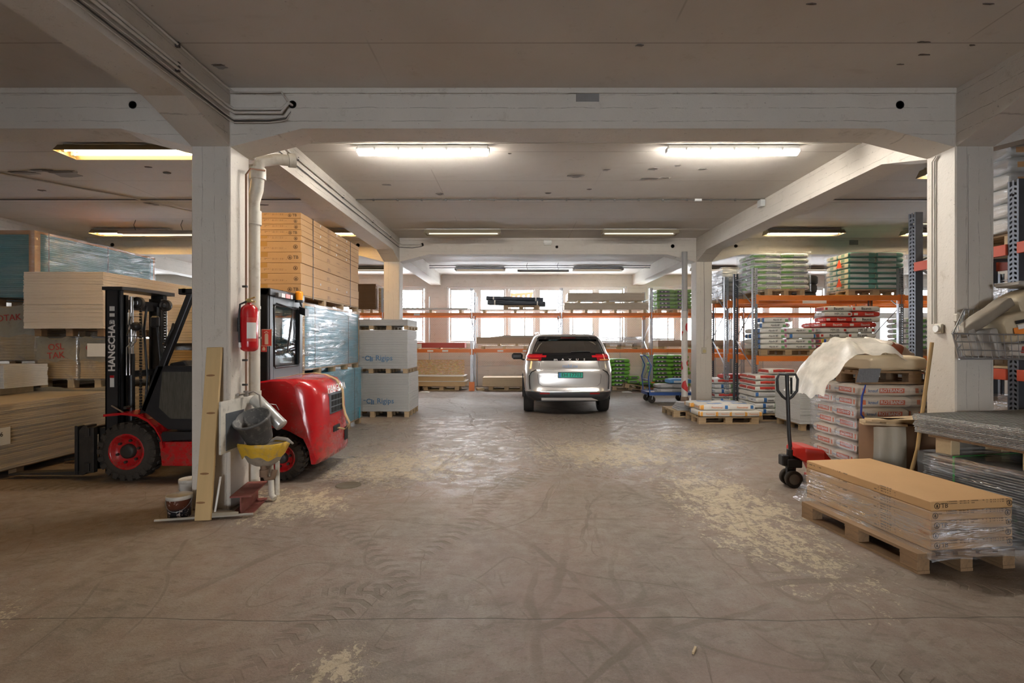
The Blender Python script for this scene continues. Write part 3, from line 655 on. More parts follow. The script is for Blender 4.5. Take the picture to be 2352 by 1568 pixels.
# ---------------------------------------------------------------- bags
def bag_mesh(L, W, H, mat, seed, puff=1, name='bag'):
    rr = random.Random(seed); n = 16; rings = []; ts = [-1, -.97, -.9, -.75, -.5, -.2, .1, .4, .65, .85, .95, 1]
    ph = rr.random() * 6
    for t in ts:
        at = abs(t); hx = 1 - .34 * max(0, (at - .55) / .45) ** 3 + .04 * math.sin(5 * t + ph); wx = 1 - .06 * at ** 8 + .012 * math.sin(7 * t + ph)
        if at > .98: hx *= .8
        ring = []
        for k in range(n):
            a = 2 * PI * k / n + PI / n; c, s_ = math.cos(a), math.sin(a); p = .36
            y = math.copysign(abs(c) ** p, c) * W / 2 * wx; z = H / 2 + math.copysign(abs(s_) ** (.45), s_) * H / 2 * (hx if s_ > 0 else min(1, hx + .15))
            z += rr.uniform(-.003, .003) * puff; ring.append((t * L / 2, y + rr.uniform(-.004, .004) * puff, max(0, z)))
        rings.append(ring)
    return MB().loft(rings).mesh(name, mat)
class Bag:
    def __init__(s, label, L, W, H, mat, n=3, deco=None, name='bag', puff=1):
        s.meshes = [bag_mesh(L, W, H, mat, 10 + i, puff) for i in range(n)]; s.L, s.W, s.H = L, W, H; s.label = label; s.deco = deco; s.name = name
        s.pr = {}
    def put(s, x, y, z, rz=0, label=None, group=None, face=None, rot=None):
        k = R.randrange(len(s.meshes)); key = (k, face)
        if key not in s.pr:
            o = obj(s.name, s.meshes[k]); tag(o, 'x', 'bag')
            if s.deco and face: s.deco(o, face, s)
            s.pr[key] = Proto(o)
        return s.pr[key].put((x, y, z), rz, label or s.label, group, rot)
def col_rects(*a): return list(a)
ink = lambda n, c: M(n, c, .5, var=0)
WHT, RED, BLU, GRN, DGY, NVY = (.80, .79, .75), (.62, .05, .035), (.04, .16, .45), (.10, .42, .06), (.13, .13, .17), (.03, .04, .12)
w_ink, b_ink, r_ink, k_ink, o_ink = ink('ink_white', (.85, .82, .78)), ink('ink_blue', (.05, .17, .42)), ink('ink_red', (.6, .05, .03)), TX, ink('ink_orange', (.8, .25, .03))
# cream plaster bags
mrot = rmat('rotband_paper', (.72, .62, .50), [('xz', -.05, .225, .035, .088, (.70, .11, .035)), ('xz', -.235, -.20, .035, .088, (.78, .16, .04)),
        ('yz', -.11, .12, .035, .088, (.70, .11, .035)), ('yz', -.165, -.14, .035, .088, (.78, .16, .04))])
def drot(o, face, b):
    if 'f' in face:
        text('ROTBAND', .052, w_ink, o, (.08, -b.W / 2 - .004, .062), FC, bold=.01); text('knauf', .05, b_ink, o, (-.125, -b.W / 2 - .004, .06), FC, bold=.01)
    if 'l' in face:
        text('ROTBAND', .042, w_ink, o, (-b.L / 2 - .001, .0, .062), FL, bold=.01); text('knauf', .04, b_ink, o, (-b.L / 2 - .001, .155, .06), FL)
    if 't' in face: text('25', .15, k_ink, o, (.14, -b.W / 2 - .005, .06), (PI / 2, PI / 2, 0), bold=.02)
ROT = Bag('cream plaster bag', .6, .4, .128, mrot, 3, drot)
def kg(name, base, rects, H=.11, L=.6, W=.4, deco=None, n=2): return Bag(name, L, W, H, rmat('paper_' + name.replace(' ', '_'), base, rects), n, deco)
def dt(*items):
    def f(o, face, b):
        for s, size, x, ik in items:
            if 'f' in face: text(s, size, ik, o, (x, -b.W / 2 - .004, b.H * .48), FC, bold=.01)
            if 'l' in face: text(s, size * .8, ik, o, (-b.L / 2 - .001, -x * .5, b.H * .48), FL, bold=.01)
    return f
MPI = kg('white mpi', WHT, [('xz', .2, .26, .03, .08, RED), ('yz', -.2, .2, .02, .09, (.68, .7, .72))], .115, deco=dt(('MPI 25', .07, 0, k_ink)))
BAU = kg('white baumit', WHT, [('xz', -.28, -.23, .03, .08, RED), ('yz', -.17, .17, .02, .09, (.55, .06, .05))], .115, deco=dt(('Baumit', .075, 0, k_ink)))
BRD = kg('red baumit', RED, [('xz', -.28, -.2, .03, .08, WHT)], .115, deco=dt(('Baumit', .07, .05, w_ink)))
COM = kg('combit', (.72, .62, .45), [('xz', -.29, -.21, .0, .12, (.75, .5, .05)), ('xz', -.24, -.19, .03, .1, (.05, .12, .45)), ('yz', -.2, .0, .02, .09, RED)], .12, deco=dt(('Combit', .08, .04, b_ink)))
ALP = kg('alpolit', WHT, [('xz', .13, .2, .02, .07, (.2, .45, .2)), ('xz', .2, .25, .04, .1, (.55, .2, .35)), ('yz', -.14, -.04, .0, .12, BLU), ('yz', .04, .14, .0, .12, BLU)], .115, deco=dt(('Alpolit 87', .05, -.04, k_ink)))
ALB = kg('alpolit blue end', (.70, .68, .63), [('xz', -.2, .2, .02, .09, (.62, .62, .62)), ('xz', -.28, -.22, .0, .12, BLU), ('xz', .24, .28, .0, .12, BLU)], .115)
MAX = kg('maxit', WHT, [('xz', .1, .2, .0, .12, (.25, .45, .25)), ('xz', -.14, -.08, .0, .12, BLU), ('xz', .14, .18, .04, .08, (.6, .1, .3)), ('yz', -.16, .16, .03, .085, (.60, .63, .68))], .115, deco=dt(('maxit', .05, 0, k_ink)))
MAR = kg('red striped', WHT, [('xz', -.2, .26, .05, .12, RED), ('yz', -.2, .2, .04, .12, (.55, .07, .05))], .115, deco=dt(('Haus 50', .045, -.02, k_ink)))
GIK = ink('ink_green', (.15, .40, .12))
GRY = kg('grey green', (.74, .76, .75), [('xz', -.3, -.02, .0, .06, (.20, .50, .10)), ('xz', -.05, .28, .015, .04, (.25, .27, .36)), ('yz', -.2, 0, .02, .08, (.35, .58, .28))], .115, deco=dt(('AQUAPLAN FIBER', .05, 0, GIK)))
TEA = kg('teal', (.16, .50, .44), [('xz', -.26, .14, .03, .09, (.82, .86, .86)), ('yz', -.3, .3, -.1, .3, (.80, .74, .54)), ('yz', -.06, .06, .03, .09, (.25, .42, .28))], .115)  # white bag ends coloured cream for the yellow lamplight on them
SOI = kg('green soil', (.16, .42, .05), [('xz', -.22, .12, .02, .085, (.10, .10, .13)), ('xz', -.16, -.11, .035, .07, (.75, .7, .7)), ('xz', -.04, .02, .035, .07, (.75, .6, .65)), ('xy', -.2, .2, -.12, .12, (.45, .5, .35)), ('yz', -.12, .12, .02, .08, (.12, .12, .14))], .13)
ORA = kg('white orange', (.82, .80, .76), [('xz', -.05, .22, .05, .09, (.85, .82, .8)), ('xz', -.29, -.22, -.1, .3, (.80, .38, .06)), ('xz', .2, .26, .03, .1, (.05, .2, .5)), ('yz', -.13, .13, .02, .1, (.66, .62, .56)), ('yz', -.18, -.13, .0, .12, (.8, .4, .08)), ('yz', .13, .18, .0, .12, (.8, .4, .08)), ('xy', -.1, .2, -.08, .08, (.15, .3, .6))], .12, deco=dt(('Flexmörtel', .05, .04, o_ink)))
GSK = kg('grey sack', (.36, .35, .34), [('xz', -.2, .1, .02, .08, (.5, .5, .48))], .11)
BSK = kg('blue sack', (.10, .30, .60), [('xz', -.2, .1, .02, .08, (.6, .65, .68))], .13)
PRO = kg('transparent blue', (.52, .50, .46), [('xz', -.26, .02, .04, .1, (.60, .30, .10)), ('xz', .05, .25, -.1, .3, (.07, .16, .42)), ('yz', -.2, .2, .02, .1, (.55, .5, .44))], .16)
for b in (PRO,): b.meshes = [bag_mesh(.7, .45, .17, rmat('paper_transparent_blue', (.5, .5, .5), []), 5 + i, 2) for i in range(2)]; b.L, b.W, b.H = .7, .45, .17
def stack(kinds, cx, cy, z0, rz, n, what, where, jit=.012, hide_back=True, rotl=(), face='fl', cols=2):
    """bags on a pallet: two beside each other in front, one more behind on the left; every bag gets a label of its own"""
    z = z0; c, s = math.cos(rz), math.sin(rz)
    for i in range(n):
        kk = kinds[i % len(kinds)]
        lay = nth(n - i) + ' layer from top' if i < n - 1 else 'top layer'
        spots = [(-.3, -.2, 'left front'), (.3, -.2, 'right front'), (-.3, .2, 'left rear')]
        if not hide_back or i == n - 1: spots.append((.3, .2, 'right rear'))
        if cols == 1: spots = [(0, -.2, 'front'), (0, .2, 'rear')]
        for j, (x, y, pos) in enumerate(spots):
            b = kk[j % len(kk)] if isinstance(kk, (list, tuple)) else kk
            wh = what[b] if isinstance(what, dict) else what
            x += R.uniform(-jit, jit); y += R.uniform(-jit, jit)
            fc = face if y < 0 else face.replace('f', ''); fc = fc if x < 0.01 else fc.replace('l', '')
            b.put(cx + x * c - y * s, cy + x * s + y * c, z, rz + R.uniform(-.03, .03), '%s, %s, %s, %s' % (wh, pos, lay, where), '%s %s' % ('bags', where), fc or None)
        z += (kk[0] if isinstance(kk, (list, tuple)) else kk).H + .001
    return z
fw_ = film('stretch_film', .16, .05, (1.5, 1.5, 22))
def wrap(cx, cy, rz, W, D, z0, z1, label, parent=None, mat=None, taper=.0, seed=1, top=False, name='stretch_film'):
    rr = random.Random(seed); rows = []; zs = [z0 + (z1 - z0) * i / 10 for i in range(11)]; per = []
    N = 12
    for i in range(N): per.append((-1 + 2 * i / N, -1))
    for i in range(N): per.append((1, -1 + 2 * i / N))
    for i in range(N): per.append((1 - 2 * i / N, 1))
    for i in range(N): per.append((-1, 1 - 2 * i / N))
    for k, z in enumerate(zs):
        e = .012 + taper * (1 - k / 10) ** 2
        rows.append([((W / 2 + e + rr.uniform(-.003, .003)) * u, (D / 2 + e + rr.uniform(-.003, .003)) * v, z + rr.uniform(-.008, .008)) for u, v in per + per[:1]])
    m = MB().grid(rows)
    if top: m.add([(u * W / 2, v * D / 2, z1 + .004) for u, v in ((-1, -1), (1, -1), (1, 1), (-1, 1))], [(0, 1, 2, 3)])
    o = m.build(name, mat or fw_, parent, (cx, cy, 0), rz)
    if not parent: tag(o, label, 'plastic film')
    return o
# --- right rack, top level: green bags, teal bags, grey wrapped bags, tyres
PD.put((5.83, 11.62, RZ2), PI / 2, 'wooden pallet under the green and grey bags on the rack top level')
stack([GRY], 5.83, 11.62, RZ2 + .145, -PI / 2 + PI / 2, 7, 'green and grey bag', 'on rack left of tyres')
wrap(5.83, 11.62, 0, 1.24, .84, RZ2 + .1, RZ2 + .98, 'clear film around the green and grey bags on the top rack level', seed=3)
PD.put((8.0 - .17, 11.5, RZ2), 0, 'wooden pallet under the teal and white bags on the rack top level')
stack([TEA], 7.83, 11.5, RZ2 + .145, 0, 7, 'teal bag', 'on rack right of tyres', jit=.006)
wrap(7.83, 11.5, 0, 1.24, .84, RZ2 + .1, RZ2 + .97, 'clear film around the teal bags on the top rack level', seed=4)
tri = ink('sign_orange_red', (.85, .10, .02))
for z in (3.28, 2.86):
    s_ = MB().prism([(-.1, 0), (.1, 0), (0, .2)], 'x', -.004, 0).build('warning_sticker', tri, None, (7.83 - .66, 11.33, z))
    tag(s_, 'orange red warning triangle, %s of two on the wrapped teal bags' % ('upper' if z > 3 else 'lower'), 'sticker')
PS.put((5.75, 13.1, RZ2), 0, 'wooden pallet under the grey wrapped bags at the rack corner')
stack([GSK], 5.75, 13.1, RZ2 + .145, 0, 6, 'grey sack under film', 'rack corner top', face='')
wrap(5.75, 13.1, 0, 1.26, .86, RZ2 + .05, RZ2 + .85, 'milky film around the grey sacks at the left end of the rack', mat=film('stretch_film_milky', .3, .16, (2, 2, 12)), seed=6)
rub = M('tyre_rubber', (.03, .028, .026), .75, var=.2, bump=.4, bs=60)
def tyre_flat(x, y, z, lab):
    m = MB().lathe([(.19, .02), (.2, 0), (.3, 0), (.33, .03), (.335, .1), (.33, .18), (.3, .21), (.2, .21), (.19, .19)], n=28)
    o = m.build('tyre', rub, None, (x, y, z)); tag(o, lab, 'tyre', 'tyres on the top rack level'); return o
for i in range(3): tyre_flat(7.2 + .02 * i, 12.9, RZ2 + .0 + .215 * i, 'black tyre, %s of the pile between the wrapped bag pallets' % ('bottom', 'middle', 'top')[i])
MB().box(-.3, .3, -.02, .45, 0, .03).build('shelf_board', M('yellow_board', (.7, .35, .05), .5), None, (7.3, 11.2, RZ2)); tag(COL.objects[-1], 'small yellow board on the rack beams before the tyres', 'board')
# --- right rack, middle level
PD.put((5.88, 11.42, RZ1), 0, 'wooden pallet under the blue and white bags on the middle rack level')
stack([(ALP, ALP, ALB), (ALP, ALP, ALB), (ALP, ALB), (ALP, ALP, ALB), (ALP, ALP, ALB), (ALP, ALP, ALB)], 5.88, 11.42, RZ1 + .145, 0, 4, {ALP: 'white bag with blue marks', ALB: 'white bag with blue ends'}, 'middle shelf, left pallet')
for i in range(2): (ALP, ALP)[i].put(5.62 + .05 * i, 11.22, RZ1 + .145 + .464 + .117 * i, .04, 'white bag on top, %s of two, middle shelf, left pallet' % ('lower', 'upper')[i], None, 'fl')
PD.put((7.18, 11.42, RZ1), 0, 'wooden pallet under the red and white bags on the middle rack level')
stack([COM, COM, BAU, MPI, BRD, MPI, BAU, MPI], 7.18, 11.42, RZ1 + .145, 0, 5, {COM: 'beige bag with blue lettering', BAU: 'white bag with black lettering', MPI: 'white bag with small grey prints', BRD: 'red bag with white lettering'}, 'middle shelf, right pallet')
for i, b in enumerate((BRD, MPI, BAU)):
    b.put(6.98, 11.24, RZ1 + .145 + .59 + .117 * i, R.uniform(-.05, .05), '%s bag, %s of the three on top left, middle shelf, right pallet' % (('red', 'white', 'white')[i], ('lower', 'middle', 'upper')[i]), None, 'fl')
    (BAU, BRD, BAU)[i].put(7.58, 11.24, RZ1 + .145 + .59 + .117 * i, R.uniform(-.05, .05), '%s bag, %s of the three on top right, middle shelf, right pallet' % (('white', 'red', 'white')[i], ('lower', 'middle', 'upper')[i]), None, 'f')
PS.put((9.2, 11.45, RZ1), 0, 'pallet on the middle rack level beyond the second frame')
stack([GRY], 9.2, 11.45, RZ1 + .145, 0, 6, 'green and grey bag', 'middle shelf, beyond second frame', face='f')
# --- right rack, floor level
PD.put((5.55, 10.95, 0), 0, 'wooden floor pallet under the mixed white bags left of the grey panels')
stack([(MAX, MAX), (MAX, ALB), (MAX, MAX), (ALB, MAX), (MAR, MAX), (MAR, MAR), (MAR, MAR)], 5.55, 10.95, .145, 0, 7, {MAX: 'white bag with small green print', ALB: 'white bag with blue ends', MAR: 'white bag with red top'}, 'floor, behind truck handle')
MAR.put(5.5, 10.78, .145 + 7 * .117, .1, 'loose bag with red top lying on the floor, behind truck handle', None, 'fl')
PS.put((5.45, 12.9, 0), 0, 'wooden pallet under the bags seen behind the rack frame')
stack([MAX, MAR, MAX, MAX, MAR], 5.45, 12.9, .145, 0, 5, {MAX: 'white bag', MAR: 'white bag with red top'}, 'floor, behind rack frame')
BRD.put(5.4, 12.75, .145 + 5 * .117, .2, 'red bag lying slanted on the stack behind the rack frame')
# small pallets in front of the column
PD.put((4.24, 10.58, 0), .0, 'wooden pallet with white and orange bags before the second right column')
ORl = ['left', 'second from left', 'third from left', 'right']
for i in range(4): ORA.put(3.84 + .29 * i, 10.45, .145, PI / 2 + R.uniform(-.04, .04), 'white and orange bag, bottom row, %s, before the second column' % ORl[i], 'orange printed bags', 'l')
for i, x in enumerate((3.98, 4.5)): ORA.put(x, 10.42 + .02 * i, .266, R.uniform(-.06, .06), 'white and orange bag on the bottom row, %s, before the second column' % ('left', 'right')[i], 'orange printed bags', 'fl')
for i, x in enumerate((3.92, 4.45)): ORA.put(x, 10.82, .266, R.uniform(-.06, .06), 'white and orange bag in the rear, %s, before the second column' % ('left', 'right')[i], 'orange printed bags', None)
PD.put((4.0, 11.5, 0), .03, 'wooden pallet with flat packs directly behind the orange printed bags')
for i in range(5):
    o = MB().box(-.3, .3, -.2, .2, 0, .03, c=.004).build('flat_pack', M('silvery_pack', (.5, .5, .5), .35, .3), None, (3.8 + .03 * i, 11.3 + .02 * i, .145 + .031 * i), .1 * i)
    tag(o, 'flat grey pack on the pallet behind the orange bags, %s from below' % nth(i + 1), 'pack', 'flat grey packs')
# --- cream plaster bags beside the pallet truck
PD.put((4.35, 6.02, 0), 0, 'wooden pallet under the tall stack of cream plaster bags')
ztop = .145
for i in range(8):
    lay = nth(8 - i) + ' layer from top' if i < 7 else 'top layer'
    for j, (x, y, pos, fc) in enumerate(((-.3, -.2, 'left front', 'fl'), (.3, -.2, 'right front', 'ft' if i in (6,) else 'f'), (-.3, .2, 'left rear', 'l'), (.3, .2, 'right rear', None))):
        if j == 3 and i < 7: continue
        ROT.put(4.35 + x + R.uniform(-.02, .02), 6.02 + y + R.uniform(-.012, .012), ztop, R.uniform(-.025, .025), 'cream plaster bag, %s, %s, stack by pallet truck' % (pos, lay), 'cream plaster bags', fc)
    ztop += .1285
wrap(4.24, 6.02, 0, 1.02, .86, .12, ztop, 'clear stretch film around the left side of the cream plaster bags', mat=film('stretch_film_bags', .2, .05, (1.5, 1.5, 26)), seed=9)
PO.put((4.42, 6.05, ztop + .005), 0, 'old wooden pallet lying on top of the cream plaster bags')
ZP = ztop + .15
# --- back wall rack content
pl = M('pale_plank', (.62, .60, .56), .5, var=.1); brn = M('brown_carton', (.48, .36, .26), .7, var=.06); tanb = M('tan_board', (.62, .52, .40), .6, var=.06); osb = None
g = G('osb_board'); v = g.co(); vv = g.vor(g.map(v, scale=(14, 40, 40)), 1, 'Color'); n_ = g.noise(g.map(v, scale=(6, 22, 22)), 1.5, 4, .6, 1.0)
osb = g.pbr(g.mix(g.rng(n_, .3, .7), (.50, .33, .16), g.mix(.25, (.76, .57, .33), vv)), .6, 0, g.bump(n_, .2))
def slab(name, x0, x1, y, d, z, h, mat, label, cat='board', group=None, lines=0, tilt=0):
    o = MB().box(x0, x1, 0, d, 0, h, c=.003)
    if lines: 
        o = MB(); p = h / lines
        for i in range(lines): o.box(x0 + R.uniform(-.004, .004), x1 + R.uniform(-.004, .004), 0, d, p * i, p * (i + 1) - .003, c=.002)
    o = o.build(name, mat, None, (0, y, z), rot=(0, tilt, 0)); tag(o, label, cat, group); return o
def bearers(x0, x1, y, z, n=4, h=.09, where='', d=.9):
    m = MB().box(-.045, .045, 0, d, 0, h).mesh('timber_block', wood2)
    for i in range(n): tag(obj('timber_block', m, None, (x0 + (x1 - x0) * i / max(1, n - 1), y, z)), 'wooden bearer, %s from the left, %s' % (nth(i + 1), where), 'timber', 'bearers ' + where)
bearers(-3.9, -1.9, YR + .02, BZ2, 3, .1, 'under the grey planks on the back rack top level')
for i in range(3): slab('plank', -4.3, -1.65 + .03 * i, YR + .05 + .25 * i, .22, BZ2 + .101, .07, pl, 'long grey plank on the back rack top level, %s from the front' % nth(i + 1), group='grey planks on the back rack')
MB().box(-.03, .03, -.01, .0, 0, .12).build('bracket', galv, None, (0, 0, -9)); bpy.data.objects.remove(COL.objects[-1])
bearers(-1.1, 1.0, YR + .02, BZ2, 3, .085, 'under the thin board below the black rolls')
slab('thin_board', -1.25, 1.35, YR + .02, .9, BZ2 + .086, .03, tanb, 'long thin board under the pallet with black rolls')
PS.put((.15, YR + .5, BZ2 + .117), 0, 'wooden pallet under the black rolls before the window')
blk = M('black_roll', (.035, .045, .06), .5, var=.2); zr = BZ2 + .117 + .145
for i, (y, dz, r, sh) in enumerate(((.3, .0, .085, 0), (.5, .0, .085, .03), (.4, .15, .08, -.05))):
    o = MB().cyl((-.98, 0, 0), (.98, 0, 0), r, n=16).build('membrane_roll', blk, None, (-.02 + sh, YR + y, zr + r + dz), rot=(0, .03, 0)); tag(o, 'long black roll before the window, %s one' % ('front', 'rear', 'upper')[i], 'roll', 'black rolls')
    for x in (-.75, .7): MB().cyl((x, 0, 0), (x + .04, 0, 0), r + .003, n=16).build('band', w_ink, o)
bearers(1.85, 4.3, YR + .02, BZ2, 6, .1, 'under the lower tan boards on the back rack')
slab('board_pack', 1.6, 4.42, YR + .0, .9, BZ2 + .102, .24, tanb, 'pack of long tan boards, lower of two on the back rack top level', lines=6, group=None)
bearers(2.1, 4.0, YR + .02, BZ2 + .345, 3, .07, 'between the two packs of tan boards')
slab('board_pack', 1.72, 4.3, YR + .02, .85, BZ2 + .418, .26, tanb, 'pack of long tan boards, upper of two on the back rack top level', lines=6)
tag(MB().box(-.15, .15, -.004, 0, 0, .09).build('label', M('paper_tag', (.6, .5, .35), .7), None, (3.15, YR - .005, BZ2 + .28)), 'tan paper tag hanging on the lower pack of tan boards', 'label')
PS.put((5.35, YR + .5, BZ2), 0, 'wooden pallet under the green bags on the back rack top level')
stack([SOI], 5.35, YR + .5, BZ2 + .145, 0, 5, 'green bag', 'back rack top level', face='')
wrap(5.35, YR + .5, 0, 1.24, .84, BZ2 + .1, BZ2 + .8, 'clear film around the green bags on the back rack top level', seed=12)
bearers(-4.2, -1.9, YR + .02, BZ1, 4, .045, 'under the long red box')
rbx = slab('long_box', -4.35, -1.75, YR + .03, .5, BZ1 + .047, .17, M('red_box', (.50, .07, .05), .5, var=.06), 'long red box on the lower beam of the back rack', 'box')
MB().box(-3.6, -3.2, -.006, 0, .0, .14).build('label', plate, rbx)
bearers(-1.15, 1.0, YR + .02, BZ1, 4, .09, 'under the brown carton on the lower beam')
slab('thin_board', -1.2, 1.3, YR + .02, .9, BZ1 + .092, .025, tanb, 'thin board under the long brown carton on the back rack')
bearers(-.6, .6, YR + .04, BZ1 + .12, 3, .06, 'right under the long brown carton')
slab('long_carton', -1.35, .95, YR + .02, .6, BZ1 + .182, .22, brn, 'long brown carton on the lower beam of the back rack', 'carton')
for i in range(5): slab('sheet', -.9 + .1 * i, 1.0 + .03 * i, YR + .1 + .03 * i, .5, BZ1 + .405 + .013 * i, .01, (pl, tanb, pl)[i % 3], 'thin sheet lying on the brown carton, %s from below' % nth(i + 1), 'sheet', 'thin sheets on the brown carton')
PS.put((2.3, YR + .5, BZ1 + .06), 0, 'wooden pallet with flat sheets above the car'); PS.put((3.6, YR + .52, BZ1 + .06), 0, 'wooden pallet with wrapped sheets right of the car')
bearers(1.9, 4.1, YR + .02, BZ1, 5, .055, 'under the pallets right of the car')
for i in range(7): slab('sheet', 1.7 + .04 * i, 4.2 - .03 * i, YR + .1, .75, BZ1 + .21 + .028 * i, .02, (tanb, pl, pl, tanb)[i % 4], 'flat sheet above the car, %s from below' % nth(i + 1), 'sheet', 'flat sheets above the car')
wrap(3.6, YR + .48, 0, 1.2, .8, BZ1 + .12, BZ1 + .42, 'crumpled clear film over the sheets right of the car', mat=film('stretch_film_milky', .3, .16), seed=14, top=True, taper=.05)
bearers(5.0, 7.1, YR + .02, BZ1, 3, .09, 'under the long brown boards behind the second right column')
slab('board_pack', 4.75, 7.4, YR + .03, .8, BZ1 + .092, .22, M('brown_board', (.42, .30, .21), .65, var=.1), 'pack of long brown boards behind the second right column', lines=7)
slab('board', 4.6, 5.4, YR + .3, .4, BZ1 + .315, .05, pl, 'short pale board lying on the long brown boards')
slab('hardboard_pack', -5.65, -4.75, YR + .05, .9, BZ2 + .12, .86, M('hardboard', (.19, .10, .045), .7, var=.08), 'square pack of dark brown hardboard on the back rack', lines=22)
bearers(-5.5, -4.9, YR + .05, BZ2, 3, .115, 'under the dark brown hardboard')
o = MB().box(-.26, .0, 0, .03, 0, .86).build('osb_offcut', osb, None, (-4.46, YR + .3, BZ2)); tag(o, 'upright offcut of chipboard beside the brown hardboard pack', 'board')
bearers(-7.2, -5.0, YR + .02, BZ1, 4, .1, 'on the left part of the back rack'); slab('board_pack', -7.3, -4.8, YR + .03, .8, BZ1 + .102, .3, tanb, 'pack of tan boards on the left part of the back rack', lines=8)
# floor level at the back wall
PS.put((-3.9, YR + .5, 0), 0, 'left floor pallet under the timber crate at the back wall'); PS.put((-2.55, YR + .5, 0), 0, 'right floor pallet under the timber crate at the back wall')
for i in range(2): slab('timber_pack', -4.4, -1.75 - .04 * i, YR + .05, .8, .146 + .175 * i, .15, M('crate_wood', (.55, .38, .20), .6, var=.12, st=(1, 6, 6)), 'long timber pack with white cover at the back wall, %s of two' % ('lower', 'upper')[i])
for i in range(2): slab('paper_cover', -4.42, -1.7 - .04 * i, YR + .02, .85, .297 + .175 * i, .022, plate, 'white paper cover on the %s timber pack at the back wall' % ('lower', 'upper')[i], 'cover')
o = MB().box(-1.3, 1.3, 0, .03, 0, .52).build('osb_sheet', osb, None, (-3.12, YR + .55, .50), rot=(-.12, 0, 0)); tag(o, 'chipboard sheet leaning upright behind the timber crates at the back wall', 'board')
PS.put((-.35, YR + .5, 0), 0, 'floor pallet under the pale board stack left of the car'); 
slab('board_pack', -1.15, .55, YR + .05, .85, .146, .29, M('mdf_pale', (.62, .48, .32), .6, var=.05), 'stack of pale boards on a floor pallet left of the car', lines=9)
tag(MB().box(-.12, .12, 0, .2, 0, .08, c=.005).build('offcut', wood2, None, (-1.2, YR + .05, 0), .4), 'small wood offcut beside the orange rack foot', 'offcut')
o = MB().prism([(-.16, 0), (.16, 0), (.10, .02), (-.1, .02)], 'y', -.12, .12).build('dust_sheet_piece', plate, None, (-3.0, 16.6, 0)); tag(o, 'small white scrap on the floor before the timber crates', 'scrap')
o = MB().prism([(-.16, 0), (.16, 0), (.06, .03), (-.1, .02)], 'y', -.12, .12).build('paper_scrap', plate, None, (Xp(1440, 16.6), 16.6, 0)); tag(o, 'small white scrap on the floor right of the car', 'scrap')
PS.put((3.3, YR + .5, 0), 0, 'floor pallet under the green bags right of the car')
stack([SOI], 3.22, YR + .5, .145, 0, 7, 'green bag', 'floor right of car', face='')
t = PS.put((4.15, YR + .1, .03), 0, 'tilted pallet with green bags before the orange rack foot', rot=(0, .17, 0))
for i in range(4): SOI.put(3.85 + .38 * (i % 3), YR + .0 + .2 * (i // 3), .215 - .055 * (i % 3) + .12 * (i // 3), 0, 'green and grey bag on the tilted pallet, %s from the left' % nth(i + 1) if i < 3 else 'green and grey bag lying on top on the tilted pallet', 'bags on the tilted pallet', rot=(0, .19, PI / 2 + .1 * i))
PS.put((5.2, YR - .0 + .4, 0), 0, 'floor pallet under the big heap of green bags behind the trolley')
stack([SOI], 5.2, YR + .4, .145, 0, 8, 'green bag with dark print', 'heap behind blue trolley', jit=.05, face='')
# ---------------------------------------------------------------- board stacks on the left
wboard = M('plasterboard_edge', (.74, .66, .56), .7, var=.07, sc=3); g = G('plasterboard_grey'); v = g.co(); gboard = g.pbr(g.mix(g.ma('GREATER_THAN', g.ma('ABSOLUTE', g.xyz(g.co('Normal'))[0]), .6), g.mix(g.noise(g.map(v, scale=(1, 1, 8)), 3, 3), (.36, .355, .34), (.46, .45, .43)), (.74, .74, .73)), .7); gwh = M('plasterboard_white', (.62, .63, .63), .7, var=.04)
teal = M('board_teal', (.10, .28, .34), .55, var=.15, st=(1, 1, 10)); blueb = M('board_blue', (.16, .42, .56), .5, var=.12, st=(1, 1, 10))
def boards(x0, x1, y0, y1, z0, z1, n, mat, what, where, jit=.006, name='plasterboard', parent=None):
    p = (z1 - z0) / n; W, D = x1 - x0, y1 - y0; me = MB().box(-W / 2, W / 2, -D / 2, D / 2, 0, p - .0015, c=min(.004, p * .13)).mesh(name, mat); L = []
    for i in range(n):
        o = obj(name, me, parent, ((x0 + x1) / 2 + R.uniform(-jit, jit), (y0 + y1) / 2 + R.uniform(-jit, jit), z0 + p * i)); L.append(o)
        if not parent: tag(o, '%s, %s from the top of %s' % (what, nth(n - i), where) if i < n - 1 else '%s, the top one of %s' % (what, where), 'board', '%ss in %s' % (what, where))
    return L
def lpal(x0, x1, y0, y1, z0, z1, label, n=4, m=3, mat=None):
    """long pallet: blocks between thin boards"""
    t = thing('pallet', label, 'pallet', ((x0 + x1) / 2, (y0 + y1) / 2, z0)); W, D, H = x1 - x0, y1 - y0, z1 - z0; mt = mat or wood
    d = MB()
    for i in range(m): x = -W / 2 + (W - .1) * i / (m - 1); d.box(x, x + .1, -D / 2, D / 2, H - .022, H)
    d.build('deck', mt, t); bm = MB().box(-.05, .05, -.05, .05, 0, H - .0225, c=.002).mesh('block', mt)
    for j in range(n):
        for i in range(m): obj('block', bm, t, (-W / 2 + .05 + (W - .1) * i / (m - 1), -D / 2 + .06 + (D - .12) * j / (n - 1), 0))
    return t
